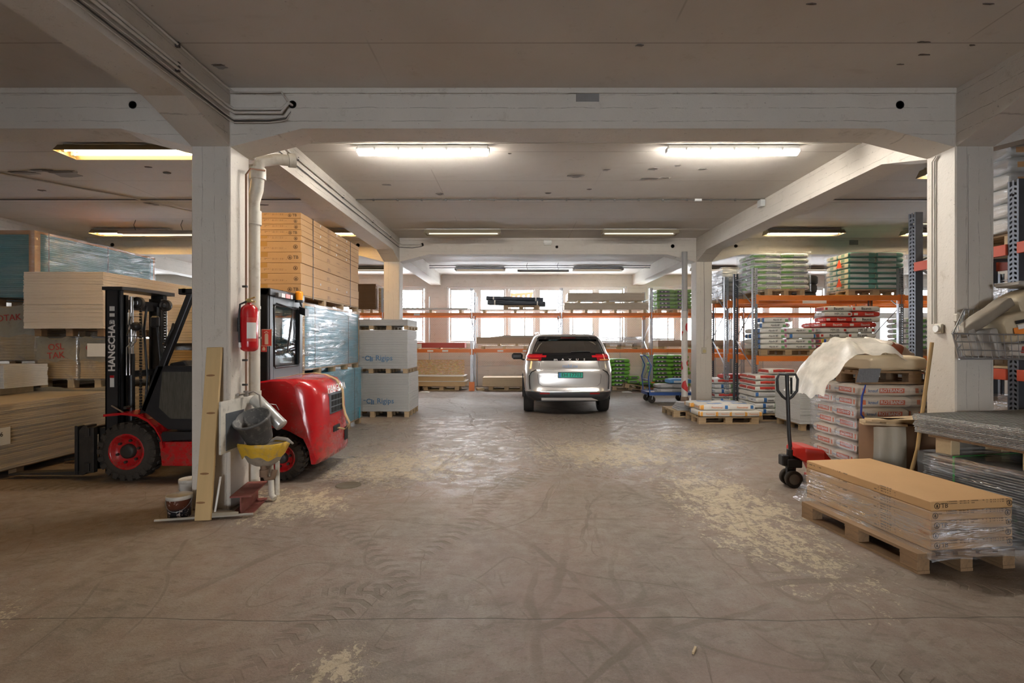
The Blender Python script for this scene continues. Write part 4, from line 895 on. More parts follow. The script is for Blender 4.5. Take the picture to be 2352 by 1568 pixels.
# cartons on blue packs
cart = rmat('carton_print', (.60, .40, .20), [], .65)
g = G('carton_paper'); v = g.co(); X = g.xyz(v); NN = g.xyz(g.co('Normal')); nn = g.noise(v, 3, 3)
cc = g.mix(nn, (.52, .31, .135), (.60, .36, .165))
def tl(a, b, u0, u1, v0, v1, dens=70, th=.5):       # lines of small print
    m_ = g.ma('MULTIPLY', g.band(X[a], u0, u1), g.band(X[b], v0, v1)); q = g.noise(g.map(v, scale=(dens if a == 0 else 1, dens if a == 1 else 1, 6)), 1, 2)
    return g.ma('MULTIPLY', m_, g.rng(q, th - .04, th + .04))
pr = tl(0, 2, -.28, .02, .045, .052); 
for q in (tl(0, 2, -.22, .1, .06, .067), tl(0, 2, .12, .34, .045, .052), tl(0, 2, .12, .30, .06, .067)): pr = g.ma('MAXIMUM', pr, q)
pr = g.ma('MULTIPLY', pr, g.ma('GREATER_THAN', g.ma('ABSOLUTE', NN[1]), .6))
ps = tl(1, 2, -.95, -.7, .035, .045)
for q in (tl(1, 2, -.35, -.15, .02, .03), tl(1, 2, -.35, -.18, .04, .05), tl(1, 2, -.33, -.2, .06, .07), tl(1, 2, .45, .75, .035, .045), tl(1, 2, .1, .3, .06, .07)): ps = g.ma('MAXIMUM', ps, q)
ps = g.ma('MULTIPLY', ps, g.ma('GREATER_THAN', g.ma('ABSOLUTE', NN[0]), .6))
cart = g.pbr(g.mix(g.ma('MULTIPLY', g.ma('MAXIMUM', pr, ps), .75), cc, (.10, .06, .03)), .65, 0, g.bump(g.noise(v, 30, 2), .1))
logo = MB().lathe([(.019, -.001), (.024, -.001), (.024, .001), (.019, .001)], (0, 0, 0), 'y', 16); logo.box(-.009, .009, -.001, .001, -.012, .0); logo.mi = 0; logo.lathe([(0, -.001), (.007, -.001), (.007, .001)], (0, 0, .006), 'y', 10)
logom = logo.mesh('recycling_mark', ink('print_brown', (.10, .06, .03)))
tapem = M('brown_tape', (.50, .28, .08), .25, var=.05)
def carton(W, D, H, x, y, z, rz, label, group, logos=((-.36, 1), (.40, 0)), s=1.0):
    o = MB().box(-W / 2, W / 2, -D / 2, D / 2, 0, H - .003, c=.004).build('carton', cart, None, (x, y, z), rz); tag(o, label, 'carton', group)
    for lx, tb in logos:
        q = obj('recycling_mark', logom, o, (lx, -D / 2 - .0015, H / 2)); q.scale = (s, 1, s)
        if tb: text('TB', .05 * s, MC['print_brown'], o, (lx + .065 * s, -D / 2 - .001, H / 2), FC, bold=.02)
    return o
zc = 2.345
for i in range(10):
    h = .158 if i < 5 else .086
    o = carton(1.1 + R.uniform(-.008, .008), 2.74, h, -3.75 + R.uniform(-.006, .006), 8.93, zc, R.uniform(-.002, .002), 'long brown carton, %s from the bottom of the tall stack on the blue packs' % nth(i + 1), 'cartons on the blue packs', ((-.47 + .0 * i, 1), (.47, 0)) if i % 3 else ((.38, 1), (-.48, 0)), 1.35 if i < 5 else 1.1)
    if i < 6: MB().box(-.05, .05, -1.373, -1.371, h * .55, h).build('tape', tapem, o)
    for y in (-.65, .1, .62): MB().box(.5505, .552, y, y + .035, h * .35, h * .35 + .035).build('sticker', plate, o) if i % 2 else None
    zc += h
stp = MB()
for y in (7.56 + .42, 7.56 + 2.2): stp.box(-3.195, -3.19, y, y + .016, 2.3, zc).box(-4.31, -3.19, y, y + .016, zc, zc + .002)
tag(stp.build('strap', M('strap_black', (.03, .035, .05), .4)), 'dark plastic straps around the tall carton stack', 'strap')
lpal(-4.32, -3.2, 7.58, 10.3, 2.225, 2.343, 'long pallet between the cartons and the upper blue pack', 4, 3)
def pack(x0, x1, y0, y1, z0, z1, n, mat, label, edge=None, strap=(), wrapm=None, seed=1, top=True):
    t = thing('board_pack', label, 'board pack', ((x0 + x1) / 2, (y0 + y1) / 2, z0)); W, D, H = x1 - x0, y1 - y0, z1 - z0
    boards(-W / 2, W / 2, -D / 2, D / 2, 0, H, n, mat, None, None, .004, 'board', t)
    if edge:
        e = MB(); w_ = .09
        for x in (-W / 2 - .006, W / 2 + .006 - w_): e.box(x, x + w_, -D / 2 - .008, -D / 2 - .006, 0, H)
        e.box(W / 2 + .006, W / 2 + .008, -D / 2 - .008, -D / 2 + .09, 0, H).box(W / 2 + .006, W / 2 + .008, D / 2 - .04, D / 2 + .008, 0, H)
        e.box(-W / 2 - .006, W / 2 + .008, -D / 2 - .008, D / 2, H, H + .006).box(-W / 2 - .006, W / 2 + .006, -D / 2 - .009, -D / 2 - .006, H - .06, H).box(W / 2 + .006, W / 2 + .009, -D / 2, D / 2, H - .03, H)
        e.build('edge_protector', edge, t)
    if strap:
        for y in strap: MB().box(W / 2 + .010, W / 2 + .012, y, y + .02, 0, H).box(-W / 2, W / 2 + .01, y, y + .02, H + .006, H + .008).build('strap', MC['strap_black'], t)
    if wrapm: wrap(0, 0, 0, W + .02, D + .02, -.02, H + .01, None, t, wrapm, 0, seed)
    return t
fgl = film('film_glossy', .34, .04, (1, 1.2, 16), .16); fold = film('film_old', .12, .10, (3, 3, 3), .25)
pack(-4.38, -3.2, 7.58, 10.3, 1.235, 2.222, 30, blueb, 'upper blue board pack under shiny film below the tall carton stack', M('edge_tan', (.62, .38, .17), .7), (-.9, .7), fgl, 21)
lpal(-4.38, -3.2, 7.58, 10.3, 1.128, 1.233, 'long pallet between the two blue board packs', 5, 3)
t = pack(-4.34, -3.16, 7.62, 10.34, .125, 1.126, 30, blueb, 'lower blue board pack under film standing behind the forklift', None, (.9,), film('film_blue', .2, .06, (2, 2, 5), .2), 22)
lpal(-4.34, -3.16, 7.62, 10.34, 0, .123, 'long floor pallet under the blue board packs', 5, 3)
# grey plasterboard with printed brand
def rigips(z0, z1, n, where, dx=0, txt=True):
    L = boards(-3.60 + dx, -2.38 + dx, 11.1, 12.17, z0, z1, n, gboard, 'grey plasterboard', where, .004)
    if txt:
        b = L[n // 4]; rb = ink('print_blue', (.07, .16, .28))
        text('Rigips', .16, rb, b, (.10, -.545, .02), FC, bold=.01)
        m = MB().lathe([(.035, -.001), (.055, -.001), (.055, .001), (.035, .001)], (0, 0, .02), 'y', 16, a0=.6, a1=5.6); m.box(.05, .075, -.001, .001, -.05, .06).box(-.12, -.07, -.001, .001, .03, .045).box(.085, .11, -.001, .001, -.05, .04)
        m.build('logo', rb, b, (-.26, -.545, .0))
rigips(.125, .955, 24, 'the lowest grey pack beside the car lane', .03); rigips(1.055, 1.905, 24, 'the middle grey pack beside the car lane'); rigips(1.995, 2.135, 5, 'the thin topmost grey pack beside the car lane', -.0, False)
lpal(-3.57, -2.35, 11.08, 12.15, 0, .123, 'floor pallet under the grey plasterboard packs', 4, 4); lpal(-3.6, -2.38, 11.08, 12.15, .958, 1.053, 'slim pallet on the lowest grey plasterboard pack', 4, 4); lpal(-3.6, -2.36, 11.08, 12.15, 1.908, 1.993, 'slim pallet under the thin topmost grey pack', 4, 4)
tag(MB().box(-.06, .06, -.002, 0, 0, .09).build('label', plate, None, (-3.5, 11.095, 1.33)), 'white paper label on the middle grey plasterboard pack', 'label')
# white stack, teal pack, wood packs, long stack
boards(-7.43, -6.23, 7.67, 10.27, 1.845, 2.70, 42, wboard, 'cream coloured board', 'the stack behind the forklift mast')
lpal(-7.3, -6.25, 7.7, 10.2, 1.73, 1.842, 'dark pallet under the cream board stack behind the mast', 4, 3, woodo)
pack(-8.85, -7.62, 8.05, 10.70, 2.35, 3.40, 34, teal, 'teal board pack under film, highest on the left', M('edge_brown', (.45, .25, .12), .7), (-1.1, .1, 1.2), film('film_teal', .16, .02, (1, 1.4, 14), .12), 23)
for z in (.35, .8): tag(MB().box(-.25, .25, -.004, 0, 0, .004).build('x', plate), 'x', 'x') if 0 else None
tag(MB().box(-.002, 0, -.19, .19, 0, .16).build('label', plate, None, (-7.585, 9.35, 2.53)), 'white label on the side of the teal board pack', 'label')
lpal(-8.8, -7.65, 8.05, 10.6, 2.21, 2.345, 'dark pallet under the teal board pack', 4, 3, woodo)
wp = M('wood_pack_yellow', (.48, .34, .17), .65, var=.15, st=(1, 1, 12)); wpg = M('wrapped_beige', (.33, .27, .17), .6, var=.2, sc=4)
mark = ink('marker_red', (.45, .04, .03))
def wpack(x0, x1, y0, z0, z1, lab, mk=None, n=18, mat=None, d=2.3):
    t = pack(x0, x1, y0, y0 + d, z0, z1, n, mat or wp, lab, None, (), film('film_old', .12, .10, (3, 3, 3), .25), 31); W = x1 - x0
    MB().grid([[(-W / 2 + W * u / 8, -d / 2 - .012 - .012 * math.sin(u * 1.7 + z * 2), (z1 - z0) * (.45 + .55 * z / 4) + .03 * math.sin(u * 1.3)) for u in range(9)] for z in range(5)]).build('film', M('beige_film', (.36, .31, .21), .35, var=.25, sc=5, bump=.5, bs=6), t)
    if mk:
        for i, s_ in enumerate(mk): text(s_, .14, mark, t, (0, -d / 2 - .03, (z1 - z0) * .78 - .13 * i), (PI / 2, -.08, 0))
    return t
wpack(-8.35, -7.45, 7.95, 1.36, 2.20, 'yellowish wood pack with red writing below the teal pack', ('OTAK',))
wpack(-8.35, -7.42, 7.95, .15, 1.28, 'lower wood pack at the far left under wrinkled film', ('O,',))
wpack(-7.36, -6.74, 7.82, 1.08, 1.70, 'film covered wood pack marked in two lines of red writing', ('OSL', 'TAK'))
wpack(-6.70, -6.0, 7.82, 1.08, 1.70, 'wood pack with red writing and a paper label left of the mast', ('OS-TAK',))
tag(MB().box(-.14, .14, -.003, 0, 0, .2).build('label', plate, None, (-6.42, 7.78, 1.42)), 'white paper label on the wood pack left of the mast', 'label')
lpal(-8.4, -7.4, 7.95, 10.2, 0, .148, 'floor pallet under the far left wood packs', 3, 3, woodo); lpal(-8.35, -7.45, 7.97, 10.2, 1.283, 1.357, 'thin bearers between the far left wood packs', 3, 3, woodo)
wpack(-7.36, -6.0, 7.84, .15, .93, 'wide lower wood pack behind the long board stack', None, 16); lpal(-7.35, -6.0, 7.85, 10.1, .935, 1.075, 'wooden pallet between the lower and marked wood packs', 3, 4, wood2)
lpal(-7.35, -6.0, 7.85, 10.1, 0, .148, 'floor pallet under the wide lower wood pack', 3, 4, woodo)
wst = M('board_edge_warmgrey', (.50, .43, .33), .7, var=.08)
L = boards(-8.6, -6.15, 5.0, 7.72, .105, .90, 34, wst, 'long beige board', 'the big stack before the forks', .009)
lpal(-8.5, -6.2, 5.0, 7.72, 0, .103, 'low pallet under the big board stack before the forks', 3, 3, woodo)
lb = L[17]; MB().box(1.24, 1.242, -.75, -.2, -.09, .12).build('label', plate, lb)
text('11620756', .075, k_ink, lb, (1.245, -.44, .04), FR, bold=.01); text('1200x12,5', .05, k_ink, lb, (1.245, -.44, -.03), FR)
boards(-8.5, -7.05, 7.0, 7.66, 1.0, 1.32, 13, gwh, 'white board', 'the small stack on the big one', .004); 
for i, x in enumerate((-8.3, -7.3)): tag(MB().box(-.06, .06, 0, .6, 0, .096).build('timber_block', wood2, None, (x, 7.03, .902)), 'wooden bearer under the small white stack, %s one' % ('left', 'right')[i], 'timber')
for i, (z0, z1) in enumerate(((.12, .78), (.90, 1.50), (1.62, 2.28))):
    pack(-6.0, -4.75, 8.7, 11.0, z0, z1, 14, (tanb, wp, wboard)[i], 'tan board pack behind the forklift, %s of three' % ('bottom', 'middle', 'top')[i])
    lpal(-6.0, -4.75, 8.7, 11.0, z0 - .12, z0 - .003, 'pallet behind the forklift, %s of three' % ('bottom', 'middle', 'top')[i], 3, 3, wood)
# ---------------------------------------------------------------- forklift
fk = thing('forklift', 'red and black forklift truck standing behind the first left column', 'forklift', (-3.7, 6.57, 0))
g = G('forklift_red'); v = g.co(); X = g.xyz(v); n_ = g.noise(v, 3, 4)
wear = g.ma('MULTIPLY', g.rng(g.noise(g.map(v, scale=(1, 1, 3)), 14, 6, .8), .60, .63), g.rng(g.noise(v, 3.2, 3), .50, .60)); scr = g.ma('MULTIPLY', g.rng(g.noise(g.map(v, scale=(1, 1, 18)), 7, 4, .7), .70, .73), g.rng(n_, .45, .6))
low_ = g.ma('MULTIPLY', g.rng(g.noise(v, 9, 6, .75), .48, .62), g.rng(X[2], .75, .25, 0, .6))
rc = g.mix(low_, g.mix(n_, (.44, .006, .010), (.54, .010, .014)), (.16, .05, .03)); rc = g.mix(wear, rc, (.17, .09, .04)); rc = g.mix(scr, rc, (.45, .16, .10))
red = g.pbr(rc, g.ma('ADD', .26, g.ma('MULTIPLY', g.ma('MAXIMUM', wear, low_), .4)), 0, g.bump(wear, .3, .004), .4); bk = M('forklift_black', (.022, .022, .024), .35, var=.1); grf = M('cab_grey', (.10, .12, .14), .35, var=.06)
rub2 = M('tyre_rubber_dusty', (.045, .036, .028), .8, var=.35, bump=.5, bs=40); chrome = M('chrome', (.7, .7, .7), .15, 1, var=.02); iron = M('black_iron', (.05, .045, .04), .5, .4, var=.3, dirt=.3)
def fwheel(x, y, r, w, side):
    t = MB(); h = w / 2; t.lathe([(r * .60, -h * .92), (r * .70, -h), (r * .93, -h * .9), (r - .012, -h * .6), (r - .012, h * .6), (r * .93, h * .9), (r * .70, h), (r * .60, h * .92)], (0, 0, 0), 'y', 40)
    for i in range(22):
        a = 2 * PI * i / 22
        for s, o_ in ((-1, 0), (1, .5)):
            Mx = Matrix.Rotation(-(a + o_ * 2 * PI / 22), 4, 'Y') @ Matrix.Translation((r - .01, s * h * .48, 0))
            t.box(-.012, .014, -h * .50, h * .50, -r * .085, r * .085, c=.004, M=Mx)
            t.box(-.06, .0, s * h * .44, s * h * .54, -r * .085, r * .085, c=.004, M=Mx)
    wh = t.build('wheel', rub2, fk, (x, y, r))
    rm = MB(); f = side * h; rm.lathe([(r * .62, f * .96), (r * .60, f * .99), (r * .54, f * .95), (r * .50, f * .55), (r * .28, f * .45), (0, f * .45)], (0, 0, 0), 'y', 32); rm.build('rim', red, wh)
    hb_ = MB(); hb_.lathe([(r * .26, f * .4), (r * .24, f * .85), (r * .18, f * .95), (0, f * .95)], (0, 0, 0), 'y', 20); hb_.build('hub', iron, wh)
    bm_ = MB().cyl((0, 0, 0), (0, side * .035, 0), .016, n=6).mesh('wheel_nut', iron)
    for i in range(6): a = i * PI / 3 + .3; obj('wheel_nut', bm_, wh, (math.cos(a) * r * .38, f * .45, math.sin(a) * r * .38))
for s in (-1, 1): fwheel(-.92, s * .45, .345, .2, s); fwheel(.91, s * .46, .265, .16, s)
cwp = [(.30, 1.16), (.62, 1.17), (.80, 1.20), (1.12, 1.20), (1.26, 1.16), (1.33, 1.08), (1.36, .95), (1.375, .6), (1.37, .26), (1.355, .2), (1.31, .2), (1.28, .36), (1.21, .5), (1.10, .59), (.96, .625), (.30, .64)]
rings = []
for y in (-.56, -.553, -.53, -.49, -.43, -.35, -.2, 0, .2, .35, .43, .49, .53, .553, .56):
    t_ = max(0, (abs(y) - .30) / .26); k = 1 - math.sqrt(max(0, 1 - t_ ** 2)); rr_ = []
    for x, z in cwp:
        q = max(0, (x - .8) / .56); e = .02 if abs(y) > .55 else 0
        rr_.append((x - q * k * (.26 if z > .9 else .16 if z > .5 else .04), y, z - (e if z > 1.1 else 0)))
    rings.append(rr_)
MB().loft(rings).build('counterweight', red, fk)
gr = MB(); gr.box(1.335, 1.38, -.22, .24, .74, 1.0, c=.01); gro = gr.build('grille', grf, fk)
sl_ = MB().box(1.375, 1.384, 0, .085, 0, .062, c=.003).mesh('vent', hole)
for i in range(4):
    for j in range(3): obj('vent', sl_, gro, (0, -.195 + .105 * i, .76 + .078 * j))
text('HANGCHA', .13, w_ink, fk, (1.374, .02, 1.055), (PI / 2 - .12, 0, PI / 2), bold=.015)
MB().box(1.36, 1.385, -.12, .12, .5, .58, c=.01).build('tow_recess', hole, fk); MB().box(1.37, 1.385, .3, .42, .32, .5, c=.01).build('side_recess', hole, fk)
MB().box(.62, .72, -.562, -.560, .68, .73).build('sticker', plate, fk); MB().box(-.4, .7, -.42, .42, .25, 1.0).build('inner_body', bk, fk)
MB().prism([(-.55, .46), (-.52, .17), (.3, .17), (.3, .46)], 'y', -.52, -.3).build('side_panel', red, fk, bevel=.01)
MB().prism([(-.55, .46), (-.5, .58), (.45, .58), (.3, .44), (.0, .50)], 'y', -.54, -.2).build('step', bk, fk, bevel=.008)
MB().prism([(-.55, .46), (-.52, .17), (.3, .17), (.3, .46)], 'y', .3, .52).build('side_panel', red, fk, bevel=.01)
for s in (-1, 1):
    pth = [(-1.18, .79), (-.95, .81), (-.78, .79), (-.66, .73), (-.57, .64), (-.51, .53), (-.475, .42)]; m = MB()
    m.loft([[(x, s * .56, z), (x, s * .56, z - .028), (x, s * .30, z - .028), (x, s * .30, z)] for x, z in pth], smooth=False); m.build('fender', red, fk)
door = MB(); door.prism([(-.78, .84), (-.60, 1.36), (.60, 1.36), (.60, .60), (-.46, .60)], 'y', -.50, -.46); dr = door.build('door', bk, fk, bevel=.008)
MB().prism([(-.56, .86), (-.52, 1.29), (.5, 1.29), (.5, .73), (-.42, .73)], 'y', -.506, -.502).build('door_window', M('dusty_glass', (.09, .085, .07), .2, var=.4, sc=9, st=(8, 1, 1)), dr)
dr2 = MB().prism([(-.78, .84), (-.60, 1.36), (.60, 1.36), (.60, .60), (-.46, .60)], 'y', .46, .50).build('door', bk, fk, bevel=.008)
for s in (-1, 1):
    m = MB(); m.loft([[(-.80 + dx, s * .50, z), (-.72 + dx, s * .50, z), (-.72 + dx, s * .43, z), (-.80 + dx, s * .43, z)] for dx, z in ((0, .8), (.56, 2.22))], smooth=False); m.build('front_pillar', bk, fk, bevel=.012)
    MB().box(.60, .73, s * .50, s * .44, 1.15, 2.26, c=.01).build('rear_pillar', bk, fk)
    MB().tube([(-.50, s * .52, 1.62), (-.44, s * .57, 1.62), (-.36, s * .57, 1.80), (-.38, s * .52, 1.86)], .014, 8).build('grab_handle', bk, fk)
rf = MB(); rf.box(-.30, .75, -.50, -.42, 2.22, 2.29, c=.01).box(-.30, .75, .42, .50, 2.22, 2.29, c=.01).box(-.34, -.24, -.50, .50, 2.21, 2.29, c=.01).box(.62, .76, -.50, .50, 2.2, 2.29, c=.01)
for i in range(7): rf.box(-.15 + .11 * i, -.11 + .11 * i, -.43, .43, 2.22, 2.26)
rf.build('overhead_guard', bk, fk)
rw = MB(); rw.box(.70, .74, -.46, -.38, 1.15, 2.2).box(.70, .74, .38, .46, 1.15, 2.2).box(.70, .74, -.38, .38, 2.10, 2.2).box(.70, .74, -.38, .38, 1.15, 1.34); rwo = rw.build('rear_frame', grf, fk, bevel=.006)
MB().tube([(.742, -.36, 1.36), (.742, -.36, 2.06), (.742, -.33, 2.09), (.742, .33, 2.09), (.742, .36, 2.06), (.742, .36, 1.36), (.742, .33, 1.33), (.742, -.33, 1.33)], .012, 6, True).build('window_seal', bk, rwo)
MB().box(.712, .720, -.38, .38, 1.34, 2.10).build('rear_window', glass('cab_glass', .12, (.85, .9, .92)), rwo)
MB().tube([(.76, .12, 2.1), (.765, .07, 1.85), (.765, -.02, 1.6)], .008, 6).tube([(.77, .05, 1.95), (.765, -.06, 1.5)], .010, 6).build('wiper', bk, fk)
MB().box(.75, .80, -.36, .02, 2.19, 2.25, c=.008).build('lamp_bar', M('lamp_bar_grey', (.2, .2, .2), .4), fk); MB().box(.80, .806, -.18, -.06, 2.195, 2.245).build('tail_lamp', M('lens_red', (.65, .12, .10), .2), fk); MB().box(.80, .806, -.30, -.2, 2.195, 2.245).box(.80, .806, -.04, .01, 2.195, 2.245).build('tail_lamp', M('lens_clear', (.6, .6, .6), .2), fk)
bc = MB().cyl((.80, .22, 2.17), (.80, .22, 2.20), .055, n=16).build('beacon_base', bk, fk); MB().lathe([(.05, 0), (.05, .09), (.042, .115), (0, .12)], (.80, .22, 2.20), 'z', 20).build('beacon', M('beacon_orange', (.95, .32, .02), .15, var=.05), fk)
wl = MB().loft([[(.78 + a, .26 - b, 2.02 - c_), (.78 + a, .38 - b, 2.02 - c_), (.78 + a, .38 - b, 2.12 - c_), (.78 + a, .26 - b, 2.12 - c_)] for a, b, c_ in ((0, 0, 0), (.09, .02, .03))], smooth=False).build('work_lamp', bk, fk, bevel=.008)
MB().tube([(.8, .3, 2.12), (.78, .28, 2.2)], .012).build('lamp_bracket', bk, wl)
MB().tube([(.74, -.30, 2.12), (.79, -.25, 2.10), (.79, .1, 2.07), (.77, .3, 2.1)], .010, 6).build('lamp_cable', bk, fk)
MB().box(.02, .50, -.24, .24, .98, 1.12, c=.03).build('seat', bk, fk); MB().box(.42, .56, -.22, .22, 1.1, 1.62, c=.04).build('backrest', bk, fk)
MB().tube([(-.28 + .05 * math.sin(a) , .17 * math.cos(a), 1.47 + .16 * math.sin(a)) for a in [2 * PI * i / 20 for i in range(20)]], .014, 8, True).tube([(-.28, -.16, 1.47), (-.28, .16, 1.47)], .01, 6).build('steering_wheel', bk, fk)
MB().prism([(-.62, 1.0), (-.58, 1.38), (-.40, 1.42), (-.3, 1.3), (-.3, 1.0)], 'y', -.3, .3).build('dashboard', bk, fk, bevel=.02); MB().tube([(-.4, .0, 1.38), (-.29, 0, 1.47)], .025, 8).build('steering_column', bk, fk)
# mast and forks
for s in (-1, 1):
    m = MB(); a = s * .42; m.box(-1.27, -1.10, a, a - s * .02, .06, 2.27).box(-1.27, -1.25, a, a - s * .07, .06, 2.27).box(-1.12, -1.10, a, a - s * .07, .06, 2.27); m.build('outer_rail', bk, fk, bevel=.003)
    m = MB(); a = s * .345; m.box(-1.25, -1.09, a, a - s * .018, .1, 2.22).box(-1.25, -1.235, a, a - s * .06, .1, 2.22).box(-1.105, -1.09, a, a - s * .06, .1, 2.22); m.build('inner_rail', iron, fk)
    MB().cyl((-1.04, s * .30, .2), (-1.04, s * .30, 1.5), .034, n=14).build('lift_cylinder', bk, fk); MB().cyl((-1.04, s * .30, 1.5), (-1.04, s * .30, 2.2), .022, n=12).build('piston_rod', chrome, fk)
    pw = MB().lathe([(.025, -.02), (.045, -.012), (.06, -.012), (.065, -.022), (.075, -.022), (.075, .022), (.065, .022), (.06, .012), (.045, .012), (.025, .02)], (0, 0, 0), 'y', 24).build('chain_pulley', iron, fk, (-1.02 if s < 0 else -.98, s * .22, 2.13)); MB().cyl((0, -.03, 0), (0, .03, 0), .026, n=12).build('axle', chrome, pw)
    m = MB()
    for i in range(44): m.box(-1.0, -.975, s * .22 - .012 - .003 * (i % 2), s * .22 + .012 + .003 * (i % 2), .5 + .036 * i, .5 + .036 * i + .030, c=.004)
    m.build('lift_chain', iron, fk)
    MB().tube([(-1.0, s * .14, .7), (-.97, s * .13, 1.2), (-1.02, s * .12, 1.8), (-1.0, s * .10, 2.1)], .014, 8).build('hose', bk, fk)
MB().tube([(-1.03, -.37, 2.0), (-1.03, -.37, 1.86), (-.97, -.37, 1.78), (-.97, -.37, 1.66), (-1.05, -.37, 1.58), (-1.05, -.37, 1.24)], .009, 8).build('hydraulic_pipe', chrome, fk)
MB().tube([(-1.00, -.37, 2.0), (-1.00, -.37, 1.87), (-.94, -.37, 1.78), (-.94, -.37, 1.65), (-1.01, -.37, 1.57), (-1.01, -.37, 1.24)], .009, 8).build('hydraulic_pipe', chrome, fk)
MB().loft([[(-1.29, -.45, z), (-1.04, -.45, z), (-.98, -.3, z), (-.98, .40, z), (-1.02, .46, z), (-1.29, .45, z)] for z in (2.27, 2.31)], smooth=False).build('mast_top_plate', bk, fk, bevel=.008)
for z, h in ((2.05, .12), (1.2, .08), (.45, .14)): MB().box(-1.22, -1.14, -.395, .395, z, z + h).build('cross_member', bk, fk)
text('HANGCHA', .112, w_ink, fk, (-1.185, -.424, 1.57), (PI / 2, -PI / 2, 0), bold=.035)
for z, h, mt in ((2.02, .055, plate), (1.95, .04, plate), (1.87, .03, plate), (1.86, .02, plate)): MB().box(-1.215, -1.155, -.423, -.4205, z, z + h).build('sticker', mt, fk)
MB().box(-1.21, -1.16, -.423, -.4205, 1.10, 1.24).build('sticker', plate, fk); MB().box(-1.21, -1.16, -.424, -.4225, 1.21, 1.24).build('sticker', red, fk)
text('CE', .05, k_ink, fk, (-1.185, -.425, 1.885), (PI / 2, -PI / 2, 0)); MB().box(-1.21, -1.16, -.4235, -.4215, 1.86, 1.91).build('sticker', plate, fk)
cg = MB(); cg.box(-1.46, -1.40, -.50, .50, .52, .62).box(-1.46, -1.40, -.50, .50, .10, .20).box(-1.44, -1.36, -.48, -.42, .08, .62).box(-1.44, -1.36, .42, .48, .08, .62).box(-1.40, -1.24, -.36, -.28, .1, .60).box(-1.40, -1.24, .28, .36, .1, .60); cg.build('fork_carriage', iron, fk, bevel=.004)
for s in (-1, 1):
    y = s * .38; m = MB(); m.prism([(-1.46, .64), (-1.51, .64), (-1.56, .58), (-1.56, .09), (-2.40, .062), (-2.42, .045), (-1.52, .045), (-1.46, .08)], 'y', y - .07, y + .07); m.build('fork', iron, fk, bevel=.004)
MB().box(-1.60, -1.565, -.47, -.36, .05, .64, c=.005).build('guard_plate', bk, fk)
MB().tube([(-1.16, -.46, .88), (-.98, -.5, .80), (-.88, -.5, .78)], .010, 6).build('lever', M('dusty_steel', (.25, .2, .14), .6), fk); MB().cyl((-.95, -.47, .60), (-.95, -.43, .60), .03, n=12).cyl((-.97, -.5, .86), (-.97, -.43, .86), .02, n=12).build('pin', iron, fk)
sm = thing('side_mirror', None, None); bpy.data.objects.remove(sm)
MB().box(-.40, -.30, -.50, -.44, 1.62, 1.76, c=.02).build('head_lamp', bk, fk, (-.35, .1, .2))
MB().tube([(-.98, -.40, 1.95), (-.80, -.46, 1.95), (-.78, -.47, 1.7), (-.98, -.46, 1.72)], .006, 6, True).build('lamp_guard', bk, fk); MB().lathe([(0, 0), (.05, .01), (.055, .05), (.04, .09), (0, .1)], (-.88, -.48, 1.83), 'y', 16).build('front_lamp', bk, fk)
strapm = M('tan_strap', (.48, .33, .16), .7, var=.15)
o = MB().loft([[(x, y - .035, z), (x, y + .035, z), (x + .006, y + .035, z + .008), (x + .006, y - .035, z + .008)] for x, y, z in ((.78, -.38, 1.205), (.86, -.28, 1.21), (.95, -.12, 1.235), (1.08, .0, 1.24), (1.2, .1, 1.215), (1.31, .18, 1.14), (1.385, .2, 1.0), (1.39, .2, .8), (1.41, .22, .68), (1.47, .22, .56), (1.45, .1, .5), (1.40, -.02, .54))], smooth=True).build('lashing_strap', strapm, None, (-3.7, 6.57, 0)); tag(o, 'tan lashing strap lying over the red rear of the forklift', 'strap')
o = MB().box(-.001, .001, -.03, .03, -.12, .1).build('blue_tape', ink('tape_blue', (.03, .35, .5)), None, (-3.12, 10.1, .25)); tag(o, 'strip of blue film hanging from the lower blue pack', 'film strip')
# ---------------------------------------------------------------- silver people carrier
car = thing('car', 'silver people carrier parked in the lane, seen from behind', 'car', (1.155, 11.1, 0))
LV = [(.34, .12, 5.02, .84), (.38, .05, 5.12, .89), (.46, .01, 5.17, .94), (.56, .0, 5.2, .965), (.62, .03, 5.21, .975), (.72, .05, 5.2, .985), (.90, .06, 5.19, .99), (1.02, .05, 5.14, .985), (1.06, .08, 5.05, .98), (1.22, .12, 4.6, .95),
      (1.38, .19, 4.25, .91), (1.58, .30, 3.8, .84), (1.70, .38, 3.45, .775), (1.765, .46, 3.25, .72), (1.80, .52, 3.1, .66), (1.825, .72, 2.9, .52), (1.83, 1.1, 2.6, .3)]
def lv(z):
    for a, b in zip(LV, LV[1:]):
        if a[0] <= z <= b[0]: t = (z - a[0]) / (b[0] - a[0]); return [p + (q - p) * t for p, q in zip(a, b)][1:]
    return LV[-1][1:] if z > 1 else LV[0][1:]
def cp(s, z, off=0):        # s: 0 middle of the tail .. 1 rear corner .. 2 front corner .. 3 middle of the nose; sign gives the side
    yr, yf, w = lv(z); sg = 1 if s >= 0 else -1; s = abs(s); r = min(.34, w * .45); w += off
    if s <= .6: x = (w - r) * s / .6; y = yr - off + .035 * (x / w) ** 2
    elif s <= 1: a = (s - .6) / .4 * PI / 2; x = w - r + r * math.sin(a); y = yr - off + .035 * ((w - r) / w) ** 2 + r * 1.05 * (1 - math.cos(a))
    elif s <= 2: x = w - .03 * (s - 1) ** 3; y = yr + .4 + (yf - .6 - yr - .4) * (s - 1)
    else: a = (s - 2) * PI / 2; x = (w - .03) * math.cos(a) ** .6 if a < PI / 2 - .01 else 0; y = yf - .6 + (.6 + off) * math.sin(a) ** .8
    return (sg * x, y, z)
